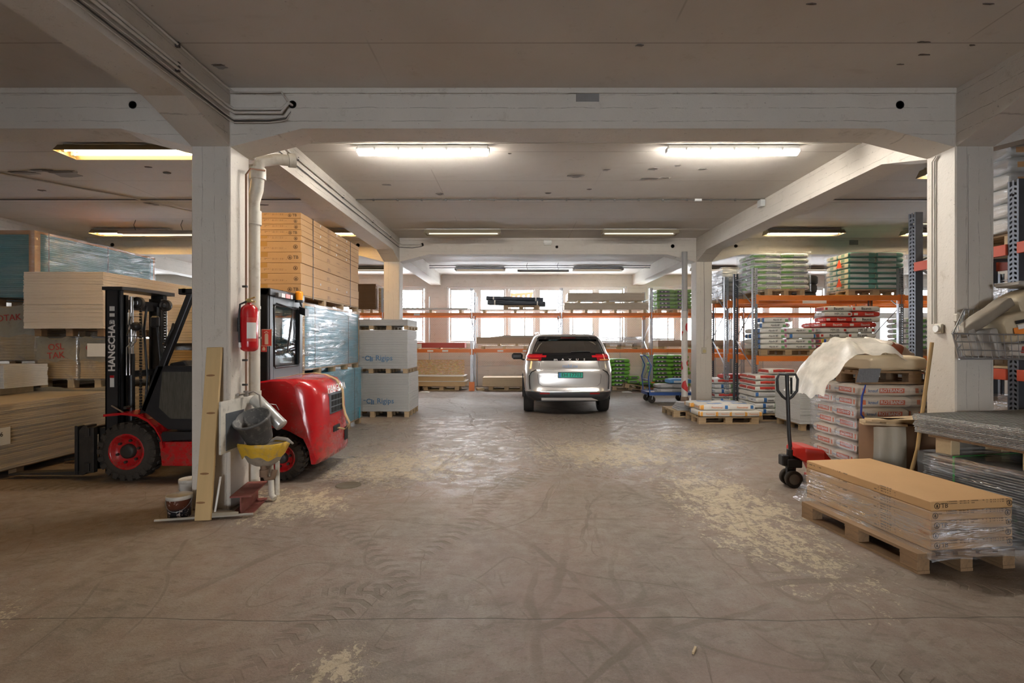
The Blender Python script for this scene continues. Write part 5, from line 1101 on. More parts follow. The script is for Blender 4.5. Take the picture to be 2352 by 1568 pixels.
SS = [0, .15, .3, .45, .6, .68, .76, .84, .92, 1, 1.1, 1.25, 1.4, 1.6, 1.8, 2, 2.15, 2.3, 2.5, 2.7, 2.85, 3]
FULL = [s for s in SS] + [-s for s in SS[-2:0:-1]]
silver = M('car_silver', (.52, .50, .48), .25, .6, var=.02, coat=.8); blkp = M('car_black_plastic', (.03, .03, .032), .45, var=.1); gb = M('car_gloss_black', (.012, .012, .014), .08, var=0, coat=.5)
def shell(z0, z1, name, mat, ss=FULL, off=0, closed=True, par=None, cap=False):
    zs = sorted({z0, z1} | {l[0] for l in LV if z0 < l[0] < z1}); rings = [[cp(s, z, off) for s in ss] for z in zs]; m = MB()
    if closed: m.loft(rings, cap=False)
    else: m.grid(rings)
    if cap: m.add(rings[-1], [list(range(len(ss)))], True)
    return m.build(name, mat, par or car)
shell(.56, 1.225, 'body', silver); bp = shell(.34, .561, 'bumper', blkp, off=.006); shell(1.76, 1.83, 'roof', silver, cap=True)
gz = shell(1.225, 1.765, 'window_band', glass('car_glass', .4, (.11, .14, .14), .03), off=-.004)
MB().add([(.93 * u, y, 1.2) for u, y in ((-1, .5), (1, .5), (1, 4.3), (-1, 4.3))], [(0, 1, 2, 3)]).build('parcel_shelf', blkp, car)
def rng_(a, b, n=8): return [a + (b - a) * i / n for i in range(n + 1)]
for s in (-1, 1):
    shell(1.225, 1.765, 'rear_pillar', silver, [s * q for q in rng_(.80, 1.06)], .003, False)
    for a, b in ((1.42, 1.46), (1.70, 1.74)): shell(1.225, 1.765, 'door_pillar', gb, [s * q for q in rng_(a, b, 2)], .003, False)
    m = MB(); m.add([cp(s * .42, 1.33, .012), cp(s * .98, 1.385, .012), cp(s * 1.04, 1.225, .012), cp(s * .9, 1.225, .012), cp(s * .45, 1.285, .012)], [(0, 1, 2, 3, 4)])
    lg = shell(1.228, 1.375, 'tail_light', M('lens_red_dark', (.38, .008, .015), .12, var=.05, coat=1), [s * q for q in rng_(.60, 1.03)], .014, False)
    shell(1.30, 1.345, 'light_strip', M('lens_red_bright', (.75, .02, .03), .15), [s * q for q in rng_(.50, 1.02)], .02, False, lg)
    shell(1.235, 1.262, 'light_strip', M('lens_amber', (.70, .25, .08), .15), [s * q for q in rng_(.64, .9)], .02, False, lg)
    shell(.50, .535, 'reflector', M('lens_red_dim', (.22, .01, .01), .2), [s * q for q in rng_(.42, .62)], .012, False)
    MB().tube([cp(s * .78, z, .01) for z in (.60, .75, .9)] + [cp(s * .74, .98, .008), cp(s * .66, 1.03, .008)], .012, 6).build('air_vent_trim', gb, car)
    MB().tube([(s * .60, .7, 1.80), (s * .64, .85, 1.865), (s * .66, 2.6, 1.865), (s * .66, 2.75, 1.80)], .014, 6).build('roof_rail', chrome, car)
    MB().box(-.16, .16, -.06, .06, -.09, .09, c=.05).build('side_mirror', blkp, car, (s * 1.14, 3.55, 1.23)); MB().tube([(s * .95, 3.5, 1.13), (s * 1.08, 3.55, 1.18)], .025, 6).build('mirror_arm', gb, car)
    for y in (1.0, 4.1):
        t = MB().lathe([(.22, -.11), (.33, -.115), (.352, -.085), (.355, 0), (.352, .085), (.33, .115), (.22, .11)], (0, 0, 0), 'x', 36).build('wheel', M('car_tyre', (.025, .022, .02), .8, var=.2, bump=.4, bs=60), car, (s * .875, y, .355))
        m = MB().lathe([(.23, s * .09), (.215, s * .10), (.20, s * .07), (0, s * .06)], (0, 0, 0), 'x', 24)
        for i in range(7): a = i * 2 * PI / 7; m.box(s * .06, s * .095, -.02, .02, .03, .21, c=.004, M=Matrix.Rotation(a, 4, 'X'))
        m.build('rim', galv, t)
    m = MB().lathe([(.355, -.004), (.41, -.004), (.41, .004), (.355, .004)], (0, 0, 0), 'x', 28, a0=0, a1=PI)
    for y in (1.0, 4.1): MB().lathe([(.0, -.004), (.41, -.004), (.41, .004), (.0, .004)], (0, 0, 0), 'x', 28, a0=-.1, a1=PI + .1).build('wheel_arch', blkp, car, (s * .982, y, .36), rot=(0, 0, 0))
shell(.545, .572, 'chrome_strip', chrome, [q for q in [-x for x in rng_(0, 1.02, 12)][::-1] + rng_(0, 1.02, 12)[1:]], .010, False)
rs = [-x for x in rng_(0, .80, 10)][::-1] + rng_(0, .80, 10)[1:]
shell(1.225, 1.40, 'tailgate_panel', gb, rs, .004, False)
shell(1.70, 1.765, 'spoiler', gb, rs, .03, False); shell(1.722, 1.745, 'brake_light', M('lens_brake', (.10, .01, .01), .2), [-x for x in rng_(0, .22, 4)][::-1] + rng_(0, .22, 4)[1:], .036, False)
MB().tube([cp(s_ * q, z, .004) for s_, q, z in ((-1, .62, 1.22), (-1, .63, .9), (-1, .62, .74), (-1, .56, .67), (-1, .3, .655), (1, 0.0001, .653), (1, .3, .655), (1, .56, .67), (1, .62, .74), (1, .63, .9), (1, .62, 1.22))], .004, 5).build('tailgate_seam', blkp, car)
MB().tube([cp(s_ * q, 1.03, .004) for s_, q in ((-1, .6), (-1, .3), (1, .0001), (1, .3), (1, .6))], .003, 5).build('crease_line', blkp, car)
MB().grid([[(-.62 + u * .155 * (1 - v * .12), .0 - .012 - .01 * v, .345 + .06 * v) for u in range(9)] for v in range(2)]).build('skid_plate', silver, car, (0, .02, .02))
MB().box(-.70, .70, .9, 4.9, .24, .40).build('underbody', blkp, car)
pt_ = thing('x', None, None); bpy.data.objects.remove(pt_)
npl = MB().box(-.275, .275, -.012, .0, -.065, .065, c=.004).build('number_plate', gb, car, (.02, .045, .915)); MB().box(-.262, .262, -.015, -.0125, -.052, .052).build('plate_face', ink('plate_green', (.015, .42, .30)), npl)
MB().box(-.258, -.215, -.018, -.0155, -.05, .05).build('country_strip', b_ink, npl); text('EH 17703', .105, k_ink, npl, (.022, -.02, 0), FC, sx=1.05, bold=.005)
for i, c_ in enumerate('mAXUS'): text(c_, .085 if c_ == 'm' else .064, w_ink, car, (-.30 + .158 * i, .105, 1.252), (PI / 2 - .2, 0, 0), sx=1.35, bold=.008)
text('rsabil.no', .098, b_ink, car, (.01, .03, 1.11), (PI / 2, 0, 0))
MB().tube([cp(.05, 1.42, .02), cp(.3, 1.43, .025), cp(.5, 1.425, .02)], .012, 6).build('rear_wiper', blkp, car)
for x, y in ((-.42, 1.6), (.42, 1.6), (-.45, 2.7), (.38, 2.7)): st_ = MB().box(-.24, .24, -.06, .06, .6, 1.35, c=.05).build('seat_back', blkp, car, (x, y, 0)); MB().box(-.14, .14, -.05, .05, 1.37, 1.57, c=.05).build('headrest', blkp, st_)
# ---------------------------------------------------------------- blue platform trolley
bl = M('trolley_blue', (.03, .09, .30), .4, var=.08); tr = thing('platform_trolley', 'blue platform trolley with a tall handle beside the wrapped drain pipe', 'trolley', (4.1, 13.9, 0), 0)
MB().box(-.6, .6, -.35, .35, .25, .28).build('deck', M('trolley_deck', (.33, .27, .22), .6), tr); MB().box(-.62, .62, -.37, -.34, .22, .30).box(-.62, .62, .34, .37, .22, .30).box(-.62, -.59, -.37, .37, .22, .30).box(.59, .62, -.37, .37, .22, .30).build('deck_frame', bl, tr)
MB().tube([(-.56, -.36, .24), (-.60, -.36, .7), (-.52, -.34, 1.0), (-.62, -.32, 1.22), (-.66, -.28, 1.27), (-.66, .28, 1.27), (-.62, .32, 1.22), (-.52, .34, 1.0), (-.60, .36, .7), (-.56, .36, .24)], .018, 8).tube([(-.59, -.35, .62), (-.59, .35, .62)], .012, 6).build('handle', bl, tr)
for x in (-.45, .45):
    for y in (-.27, .27):
        c_ = MB().tube([(x - .02, y - .03, .22), (x - .04, y - .03, .1)], .012, 6).tube([(x - .02, y + .03, .22), (x - .04, y + .03, .1)], .012, 6).box(x - .06, x + .04, y - .045, y + .045, .205, .222).build('castor', galv, tr)
        MB().lathe([(0, -.02), (.06, -.018), (.09, -.022), (.098, 0), (.09, .022), (.06, .018), (0, .02)], (x - .04, y, .099), 'y', 24).build('castor_wheel', rub2, c_)
for i, (x, y, z, b, r, n_) in enumerate(((4.05, 13.8, .285, GSK, 0, 'lower grey sack, left on the blue trolley'), (4.05, 13.82, .40, GSK, .05, 'upper grey sack, left on the blue trolley'), (4.4, 13.95, .285, GSK, PI / 2, 'grey sack at the right end of the blue trolley'), (4.42, 13.9, .40, GSK, PI / 2 - .1, 'upper grey sack at the right end of the trolley'), (4.4, 13.9, .515, BSK, .1, 'blue and white sack on top of the trolley load'))): b.put(x, y, z, r, n_)
# wrapped drain pipe beside the second right column
dp = thing('drain_pipe', 'vertical drain pipe wrapped in red and white tape beside the second right column', 'pipe', (Xp(1574, 11.9), 11.95, 0))
pg = M('pipe_grey', (.32, .31, .30), .5, var=.1); g = G('taped_plastic'); v = g.co(); q = g.vor(g.map(v, scale=(9, 9, 5)), 1.2, 'Color'); qq = g.xyz(q)
tp = g.pbr(g.mix(g.ma('GREATER_THAN', qq[0], .72), g.mix(g.noise(v, 9), (.5, .47, .44), (.7, .66, .62)), (.5, .03, .03)), .4, 0, g.bump(g.noise(v, 14), .5, .02))
MB().cyl((0, 0, 2.32), (0, 0, 3.75), .066, n=20).build('upper_pipe', pg, dp); MB().cyl((0, 0, .35), (0, 0, 2.3), .075, .07, n=20).build('wrapped_pipe', tp, dp); MB().cyl((0, 0, 2.2), (0, 0, 2.36), .078, n=20).build('socket', M('pipe_pale', (.5, .46, .43), .5), dp)
MB().lathe([(.0, 0), (.10, 0), (.10, .06), (.085, .1), (.095, .25), (.08, .36), (0, .38)], n=16).build('base', M('rusty_base', (.22, .15, .11), .8, var=.3), dp)
sw = MB().box(-.06, .06, -.03, 0, 0, .15, c=.01).build('switch_box', M('old_plastic', (.5, .46, .36), .5), None, (Xp(1617, 12.2), 12.21, Zp(812, 12.2))); tag(sw, 'small round socket box hanging low on the second right column', 'switch'); MB().tube([(0, -.01, .15), (.01, -.01, .9), (0, -.01, 2.0), (0, -.01, 2.2)], .004, 5).build('wire', cabd, sw); MB().cyl((0, -.045, .06), (0, -.03, .06), .04, n=14).build('knob', M('yellowed', (.5, .42, .2), .5), sw)
# ---------------------------------------------------------------- carton pallet at the lower right
A7 = math.radians(7.4); c7, s7 = math.cos(A7), math.sin(A7); NX, NY = 2.84, 3.60
def loc7(u, v): return (NX + u * c7 - v * s7, NY + u * s7 + v * c7)
px_, py_ = loc7(.4, .61); PO.put((px_, py_, 0), A7 + PI / 2, 'old wooden pallet under the flat cartons at the lower right')
bx, by = loc7(.485, .69); zz = .1455
for i in range(5):
    h = .071; o = carton(.68, 1.29, h, bx + R.uniform(-.004, .004), by + R.uniform(-.006, .006), zz, A7 + R.uniform(-.004, .004), 'flat brown carton, %s of five at the lower right' % ('bottom one', 'second from the bottom', 'middle one', 'second from the top', 'top one')[i], 'flat cartons on the front pallet', ((-.30, 0), (.30, 0)) if i % 2 else ((-.29, 1), (.31, 0)), .95); zz += h
wrap(bx, by, A7, .68, 1.29, .11, .43, 'clear stretch film around the flat cartons on the front pallet', mat=film('stretch_film_front', .28, .06, (1.2, 1.2, 14), .1), taper=.075, seed=40)
# ---------------------------------------------------------------- pallet truck
pj = thing('pallet_truck', 'red and black hand pallet truck with raised handle beside the cream bags', 'pallet truck', (3.13, 5.82, 0))
jb_ = M('jack_black', (.02, .02, .022), .4, var=.1); jr = M('jack_red', (.62, .02, .012), .35, var=.05, coat=.3)
MB().tube([(0, 0, .38), (-.02, 0, .6), (-.045, 0, 1.27)], .022, 10).build('shaft', jb_, pj); MB().box(-.02, .0, -.04, -.02, 1.05, 1.24, c=.004).build('release_lever', jb_, pj)
MB().tube([(0, 0, .98), (0, -.05, 1.02), (0, -.10, 1.09), (0, -.108, 1.22), (0, -.085, 1.275), (0, .085, 1.275), (0, .108, 1.22), (0, .10, 1.09), (0, .05, 1.02)], .016, 8, True).build('handle', jb_, pj, (-.04, 0, 0), PI / 2 - .25)
MB().cyl((0, 0, .2), (0, 0, .42), .045, n=14).box(-.07, .10, -.07, .07, .22, .32, c=.01).box(-.12, -.04, -.05, .05, .24, .36, c=.01).build('hydraulic_pump', jb_, pj)
for y in (-.05, .05):
    wv = MB().lathe([(0, -.022), (.06, -.02), (.085, -.025), (.095, -.018), (.095, .018), (.085, .025), (.06, .02), (0, .022)], (0, y * 1.2, .095), 'y', 28).build('steering_wheel', rub2, pj); MB().lathe([(0, -.026), (.06, -.024), (.06, .024), (0, .026)], (0, y * 1.2, .095), 'y', 20).build('hub', M('hub_grey', (.2, .19, .18), .5), wv)
MB().box(-.05, .05, -.025, .025, .09, .22, c=.005).build('wheel_fork', jb_, pj)
MB().loft([[(x, -w_, z0), (x, w_, z0), (x, w_ * .9, z1), (x, -w_ * .9, z1)] for x, w_, z0, z1 in ((.0, .10, .36, .45), (.07, .19, .31, .475), (.25, .24, .26, .455), (.34, .25, .08, .34))], smooth=False).build('chassis_head', jr, pj, bevel=.012)
for s in (-1, 1):
    MB().prism([(.30, .035), (.30, .09), (1.40, .085), (1.46, .05), (1.40, .035)], 'y', s * .19 - .075, s * .19 + .075).build('fork', jr, pj, bevel=.004)
MB().prism([(.1, .11), (.1, .06), (.5, .05), (.5, .09)], 'y', -.1, .1).build('lift_linkage', jb_, pj)
# ---------------------------------------------------------------- things on and around the cream bags
plf = M('crumpled_film', (.62, .56, .46), .3, var=.12, sc=4, bump=.8, bs=9)
g = G('crumpled_milky'); v = g.co(); n_ = g.noise(g.map(v, scale=(1, 1, 1)), 4, 6, .62, .3); p_ = g.t.nodes.new('ShaderNodeBsdfPrincipled'); g.lk(p_.inputs['Base Color'], g.mix(n_, (.58, .53, .44), (.75, .71, .63))); p_.inputs['Roughness'].default_value = .28; g.lk(p_.inputs['Alpha'], g.rng(n_, .3, .7, .6, .92)); g.lk(p_.inputs['Normal'], g.bump(n_, .35, .04)); g.t.links.new(p_.outputs[0], g.out.inputs[0]); plm = g.m
from mathutils import noise as mn
def heap(x0, x1, y0, y1, zf, name, mat, label, cat, nx=34, ny=22, amp=.05, seed=0, freq=5):
    rows = []
    for j in range(ny + 1):
        r_ = []
        for i in range(nx + 1):
            u, v_ = i / nx, j / ny; x = x0 + (x1 - x0) * u; y = y0 + (y1 - y0) * v_; z = zf(u, v_)
            n1 = mn.noise(Vector((x * freq, y * freq, seed))); n2 = abs(mn.noise(Vector((x * freq * 2.1, y * freq * 2.1, seed + 5))))
            r_.append((x + n1 * amp * .5, y + n2 * amp, z + (n1 + .8 * n2) * amp))
        rows.append(r_)
    o = MB().grid(rows).build(name, mat); tag(o, label, cat); return o
def zf1(u, v_):
    e = max(0, math.sin(PI * min(1, max(0, (u - .0) / .95)))) ** .55 * max(0, math.sin(PI * (.08 + .9 * v_))) ** .5
    return ZP - .30 * max(0, (.30 - u) / .30) ** 1.2 * 1.0 + .36 * e
heap(3.38, 4.55, 5.60, 6.45, zf1, 'plastic_sheet', plm, 'crumpled milky plastic sheet draped over the pallet on the cream bags', 'plastic sheet', amp=.07, seed=2, freq=4.2)
sack = bag_mesh(.66, .5, .17, M('cream_sack', (.62, .50, .33), .6, var=.1, bump=.5, bs=12), 44, 2, 'sack')
tag(obj('sack', sack, None, (4.20, 5.86, ZP + .0), .06), 'big cream sack lying half under the crumpled sheet', 'sack')
tag(obj('sack', bag_mesh(.5, .35, .2, rmat('red_printed_sack', (.66, .58, .48), [('xz', -.2, 0, .05, .2, (.35, .1, .05)), ('xy', -.15, .05, -.1, .1, (.5, .08, .04))]), 47, 5, 'sack'), None, (4.50, 6.25, ZP + .12), .3, rot=(.2, .3, .4)), 'small printed sack leaning behind the big cream sack', 'sack')
o = MB().box(-.2, .06, -.003, .003, -.1, .06).build('grey_rag', M('grey_rag', (.18, .19, .21), .6, bump=.6), None, (3.95, 5.62, ZP - .03), rot=(.3, 0, .1)); tag(o, 'dark grey rag on the pallet corner above the cream bags', 'rag')
# blue tool, broom handle, offcut shelf and hanging sheet
bt = thing('strapping_tool', 'blue handled steel tool hanging in front of the cream bags', 'tool', (3.73, 5.52, 0))
MB().tube([(.05, 0, 1.18), (.01, 0, 1.05), (0, 0, .86), (.045, -.01, .80), (.03, -.01, .55)], [.012, .02, .018, .02, .014], 8, flat=.5).build('handle', M('tool_blue', (.01, .04, .30), .35), bt); MB().tube([(.03, -.01, .56), (-.02, -.01, .2)], .007, 6).tube([(.03, -.01, .56), (.06, -.01, .2)], .007, 6).build('leg', chrome, bt); MB().box(-.03, .07, -.02, 0, .42, .435).build('clip', MC['tool_blue'], bt)
bh = thing('broom', 'wooden broom handle leaning by the right column', 'broom', (3.72, 5.0, 0)); MB().tube([(.0, -.13, .22), (.13, -.10, .6), (.29, -.08, 1.64)], .0165, 10).build('handle', M('handle_wood', (.42, .26, .10), .5, var=.15), bh)
MB().box(-.15, .12, -.18, -.10, .1, .22, c=.02).build('head', M('broom_head', (.2, .1, .06), .8), bh)
wcr = thing('offcut_box', 'tall wooden offcut box with wood pieces on top beside the broom', 'box', (3.93, 5.22, 0))
MB().box(-.32, .28, -.10, .16, 0, .80).build('body', M('box_brown', (.22, .12, .06), .7, var=.15), wcr)
for i in range(6): o = MB().box(-.38, .0 + .05 * i, -.14 + .04 * (i % 2), -.02 + .05 * (i % 2), .802 + .024 * (i % 3) + .001, .824 + .024 * (i % 3)).build('wood_strip', M('peeled_wood', (.52, .38, .22), .6, var=.25, st=(1, 9, 9)), None, (3.93 + .1 * (i // 3), 5.20 + .08 * (i // 3), 0), .12 * (i - 2.5)); tag(o, 'raw wood strip on the brown offcut box by the broom, %s' % ('bottom left', 'middle left', 'top left', 'bottom right', 'middle right', 'top right')[i], 'wood piece', 'wood strips by the broom')
o = MB().grid([[(3.55 + .33 * u + .006 * math.sin(v_ * 6), 5.07 + .01 * math.sin(u * 14 + v_ * 3), .80 - .75 * v_) for u in [i / 12 for i in range(13)]] for v_ in [j / 12 for j in range(13)]]).build('plastic_sheet', M('milky_sheet', (.42, .38, .30), .35, var=.2, sc=4, bump=.6, bs=7)); tag(o, 'milky plastic sheet hanging down behind the carton pallet', 'plastic sheet')
# ---------------------------------------------------------------- steel mesh stacks on the right
A12 = math.radians(-12); ca, sa = math.cos(A12), math.sin(A12); S0 = Vector((3.76, 4.80))
def locm(u, v_): return (S0.x + u * ca + v_ * sa * -1 * -1, S0.y + u * sa * -1 * -1 - v_ * ca) if 0 else (S0.x + u * math.cos(A12 * 0) + v_ * .21, S0.y - v_ * .975)
mesh_m = M('mesh_steel', (.42, .41, .39), .5, .3, var=.3, sc=10); 
m = MB(); Wm, Dm = 1.5, 2.3
nx_, ny_ = 30, 46
for i in range(nx_ + 1): x = Wm * i / nx_; m.tube([(x, 0, .004), (x, -Dm, .004)], .0035, 4)
for j in range(ny_ + 1): y = -Dm * j / ny_; m.tube([(0, y, .010), (Wm, y, .010)], .0035, 4)
mme = m.mesh('mesh_panel', mesh_m); RZm = math.radians(12)
for i in range(15):
    o = obj('mesh_panel', mme, None, (3.74 + R.uniform(-.012, .012) - .001 * i, 4.785 + R.uniform(-.012, .012), .80 + .0115 * i), RZm + R.uniform(-.004, .004))
    tag(o, 'steel mesh panel, %s from the top of the right hand stack' % nth(15 - i) if i < 14 else 'topmost steel mesh panel of the right hand stack', 'mesh panel', 'steel mesh panels')
def sl_block(u, v_, label):
    x = 3.76 + u * math.cos(RZm) + v_ * math.sin(RZm); y = 4.78 + u * math.sin(RZm) - v_ * math.cos(RZm)
    o = MB().box(-.05, .05, -.07, .07, 0, .14, c=.004).build('timber_block', wood2, None, (x, y, .632), RZm); tag(o, label, 'timber')
sl_block(.12, .18, 'wood block under the mesh panels, the far left one'); sl_block(.12, .86, 'wood block under the mesh panels, the near left one'); sl_block(.7, .18, 'wood block under the mesh panels, behind the far left one')
o = MB().box(.02, 1.4, -2.2, -.08, 0, .022).build('plank', woodo, None, (3.76, 4.775, .775), RZm); tag(o, 'flat boards right under the steel mesh panels', 'board')
low = thing('steel_mesh_pack', 'grey film wrapped pack of steel mesh on the floor at the right edge', 'mesh pack', (3.79, 4.755, 0), RZm)
lm = MB()
for i in range(24): lm.box(0 + R.uniform(-.008, .008), 1.4, -2.3, 0 + R.uniform(-.02, .02), .10 + .0215 * i, .10 + .0215 * i + .012, c=.003)
lm.build('mesh_layers', M('mesh_layers', (.24, .235, .225), .5, .3, var=.5, sc=2, st=(30, 30, 4)), low)
for y in (-.35, -1.2, -2.0): MB().box(0, 1.3, y - .05, y + .05, 0, .098).build('bearer', woodo, low)
wrap(.7, -1.15, 0, 1.42, 2.34, .12, .63, None, low, film('film_grey', .30, .14, (1.5, 1.5, 8), .2), .0, 51, True)
for y in (-.3, -1.05): MB().box(-.022, -.019, y, y + .018, .1, .64).box(-.02, 1.3, y, y + .018, .64, .643).build('green_strap', ink('strap_green', (.03, .35, .06)), low)
# ---------------------------------------------------------------- wire basket on the right column
bk_ = thing('wire_basket', 'wire basket full of bags fixed to the right column', 'basket', (4.33, 4.93, 0))
P3 = {'bl': (0, 0, 1.96), 'br': (.95, 0, 1.96), 'fl': (-.42, -.36, 1.72), 'fr': (.95, -.36, 1.70), 'Bl': (0, 0, 1.50), 'Br': (.95, 0, 1.50), 'bfl': (-.33, -.32, 1.50), 'bfr': (.95, -.32, 1.47)}
m = MB(); wr = .005
def ln3(a, b, r=wr): m.tube([a, b], r, 5)
def lp3(a, b, t): return tuple(p + (q - p) * t for p, q in zip(a, b))
for a, b in (('bl', 'br'), ('fl', 'fr'), ('bl', 'fl'), ('bfl', 'bfr'), ('fl', 'bfl'), ('Bl', 'bfl'), ('Bl', 'Br'), ('bl', 'Bl')): ln3(P3[a], P3[b], .007)
for t in (.33, .66): ln3(lp3(P3['fl'], P3['bfl'], t), lp3(P3['fr'], P3['bfr'], t)); ln3(lp3(P3['bl'], P3['Bl'], t), lp3(P3['br'], P3['Br'], t)); ln3(lp3(P3['fl'], P3['bfl'], t), lp3(P3['bl'], P3['Bl'], t))
for i in range(22):
    t = i / 21; ln3(lp3(P3['fl'], P3['fr'], t), lp3(P3['bfl'], P3['bfr'], t), .003); ln3(lp3(P3['bfl'], P3['bfr'], t), lp3(P3['Bl'], P3['Br'], t), .003); ln3(lp3(P3['bl'], P3['br'], t), lp3(P3['Bl'], P3['Br'], t), .003)
for i in range(8): t = i / 7; ln3(lp3(P3['bl'], P3['fl'], t), lp3(P3['Bl'], P3['bfl'], t), .003)
m.build('wire_frame', galv, bk_); MB().box(-.3, .95, -.30, -.28, 1.485, 1.50).build('front_rail', galv, bk_)
dk_ = M('dark_plastic_bag', (.26, .22, .17), .4, var=.3, bump=.4, bs=10); yl_ = M('pale_yellow_sack', (.60, .50, .34), .5, var=.12, bump=.4, bs=9); gy_ = M('grey_bag', (.36, .33, .29), .4, var=.2, bump=.4, bs=8)
def soft(L_, W_, H_, mat, seed, loc, rot, label, cat='bag'):
    o = obj('bag', bag_mesh(L_, W_, H_, mat, seed, 1.8), None, loc, rot=rot); tag(o, label, cat); return o
soft(.54, .15, .10, dk_, 61, (4.36, 4.74, 1.83), (0, -.62, .0), 'dark plastic bag leaning out of the wire basket, left'); soft(.26, .16, .09, gy_, 62, (4.16, 4.74, 1.63), (0, 1.25, .0), 'small clear grey bag standing in the basket, left end')
soft(.26, .16, .09, gy_, 63, (4.34, 4.72, 1.63), (0, 1.3, .0), 'clear grey bag standing upright in the middle of the basket')
b_ = soft(.50, .26, .26, yl_, 64, (4.68, 4.72, 1.67), (0, -.2, 0), 'pale sack with an orange print lying in the wire basket')
MB().box(-.19, -.04, -.142, -.138, .07, .14).build('orange_print', ink('print_orange', (.85, .25, .04)), b_); MB().box(-.16, .0, -.142, -.138, .17, .20).build('dark_print', k_ink, b_); MB().box(-.15, .02, -.143, -.1385, .12, .16).build('pale_print', w_ink, b_)
soft(.36, .26, .20, yl_, 65, (4.80, 4.78, 1.94), (0, -.35, .0), 'pale yellow sack on top of the basket load'); soft(.42, .26, .05, gy_, 66, (4.80, 4.78, 2.15), (0, .05, .0), 'flat grey plastic bag, highest on the basket load')
soft(.42, .2, .12, rmat('pale_red_print', (.58, .52, .45), [('xz', -.1, .2, .03, .09, (.5, .06, .04))]), 67, (4.70, 4.74, 1.515), (0, 0, 0), 'flat pale bag with red print at the bottom of the basket')
o = MB().prism([(-.16, 0), (.16, 0), (.20, .26), (-.20, .26)], 'y', -.12, .12).build('plastic_box', M('dark_blue_box', (.04, .06, .10), .4), None, (5.05, 5.6, 1.66)); bpy.data.objects.remove(o)
# right rack goods
PS.put((5.85, 6.15, 2.705), PI / 2, 'pallet on the top level of the rack by the right column')
for i in range(6):
    for j, y in enumerate((5.78, 6.25)): PRO.put(5.72, y, 2.852 + .165 * i, PI / 2 if 0 else R.uniform(-.04, .04), 'clear bag with orange and blue print, %s from the bottom, %s, by the right column' % (nth(i + 1), ('front', 'rear')[j]), 'printed bags by the right column', None)
wrap(5.75, 6.0, 0, .8, .98, 2.85, 3.86, 'shiny film around the printed bags by the right column', mat=film('stretch_film_bags', .2, .05), seed=71)
def rcart(z0, h, lab, y=6.0):
    o = MB().box(-.42, .42, -.5, .5, 0, h, c=.01).build('carton', brn, None, (5.86, y, z0)); tag(o, lab, 'carton'); return o
PS.put((5.86, 6.0, 1.35), PI / 2, 'pallet on the middle level of the rack by the right column'); rcart(1.50, .62, 'wrapped brown carton on the middle level beside the right column'); wrap(5.86, 6.0, 0, .86, 1.02, 1.48, 2.3, 'loose clear film over the brown carton beside the right column', mat=film('stretch_film_milky', .3, .16), seed=72, top=True)
PS.put((5.86, 6.0, 0), PI / 2, 'floor pallet in the rack by the right column'); rcart(.15, .8, 'wrapped pale carton on the floor level beside the right column'); wrap(5.86, 6.0, 0, .86, 1.02, .1, .98, 'clear film around the floor level carton by the right column', mat=film('stretch_film_milky', .3, .16), seed=73, top=True)
PS.put((5.86, 7.7, RZ2), 0, 'x') if False else None
# switches on the right column
es = thing('light_switch', 'round white switch with conduits on the right column side', 'switch', (4.298, 5.17, 1.78)); MB().box(-.03, 0, -.05, .05, -.05, .05, c=.008).build('back_box', M('cream_box', (.58, .54, .45), .5), es); MB().cyl((-.05, 0, 0), (-.03, 0, 0), .035, n=18).build('knob', M('white_plastic'), es)
for y in (.06, .09): MB().tube([(-.012, y, .05), (-.012, y, 1.72), (-.012, y - .05, 1.76)], .008, 6).build('conduit', cab, es)
es = thing('junction_box', 'square cream junction box on the front edge of the right column', 'junction box', (4.33, 4.99, 1.88)); MB().box(-.06, .05, -.05, 0, -.04, .04, c=.008).build('housing', MC['cream_box'], es); MB().tube([(.05, -.006, 0), (.09, -.004, .02), (.09, -.004, 1.6)], .003, 6).build('wire', cab, es)
# ---------------------------------------------------------------- things at the first left column
pk_ = MB(); pk_.box(-.073, .073, -.015, .015, 0, 1.615, c=.004); dx_ = -.03
o = pk_.build('plank', M('planed_pine', (.60, .42, .20), .5, var=.12, sc=2, st=(12, 12, 1.2)), None, (-2.895, 4.70, .0), rot=(-.165, -.03, 0)); tag(o, 'pale pine plank leaning upright against the first left column', 'plank')
for z, a in ((.16, .1), (.42, 0), (.98, .0), (1.34, .1)): MB().lathe([(0, -.0155), (.016, -.0155), (.02, -.015)], (0, 0, 0), 'y', 10).build('knot', M('knot_brown', (.26, .13, .05), .6), o, (R.uniform(-.05, .05), 0, z)).scale = (2.2, 1.02, .5)
ex = thing('fire_extinguisher', 'red fire extinguisher hanging on the first left column', 'fire extinguisher', (-2.70, 5.14, 1.55))
er = M('extinguisher_red', (.55, .01, .015), .2, var=.03, coat=.6)
MB().lathe([(0, 0), (.05, 0), (.078, .02), (.083, .05), (.083, .40), (.075, .44), (.05, .465), (.022, .475), (.022, .49)], n=28).build('cylinder', er, ex)
MB().box(-.03, .03, -.02, .02, .49, .52, c=.006).tube([(-.03, 0, .52), (.07, -.02, .545)], .009, 6).tube([(-.02, 0, .50), (.07, -.02, .50)], .008, 6).build('valve', M('brass', (.55, .45, .2), .3, .8), ex)
MB().tube([(-.02, -.02, .5), (-.06, -.06, .47), (-.062, -.075, .35), (-.06, -.075, .12), (-.05, -.08, .06)], .010, 8).build('hose', blkp, ex); MB().tube([(-.052, -.08, .09), (-.048, -.082, .04)], .013, 8).build('nozzle', w_ink, ex)
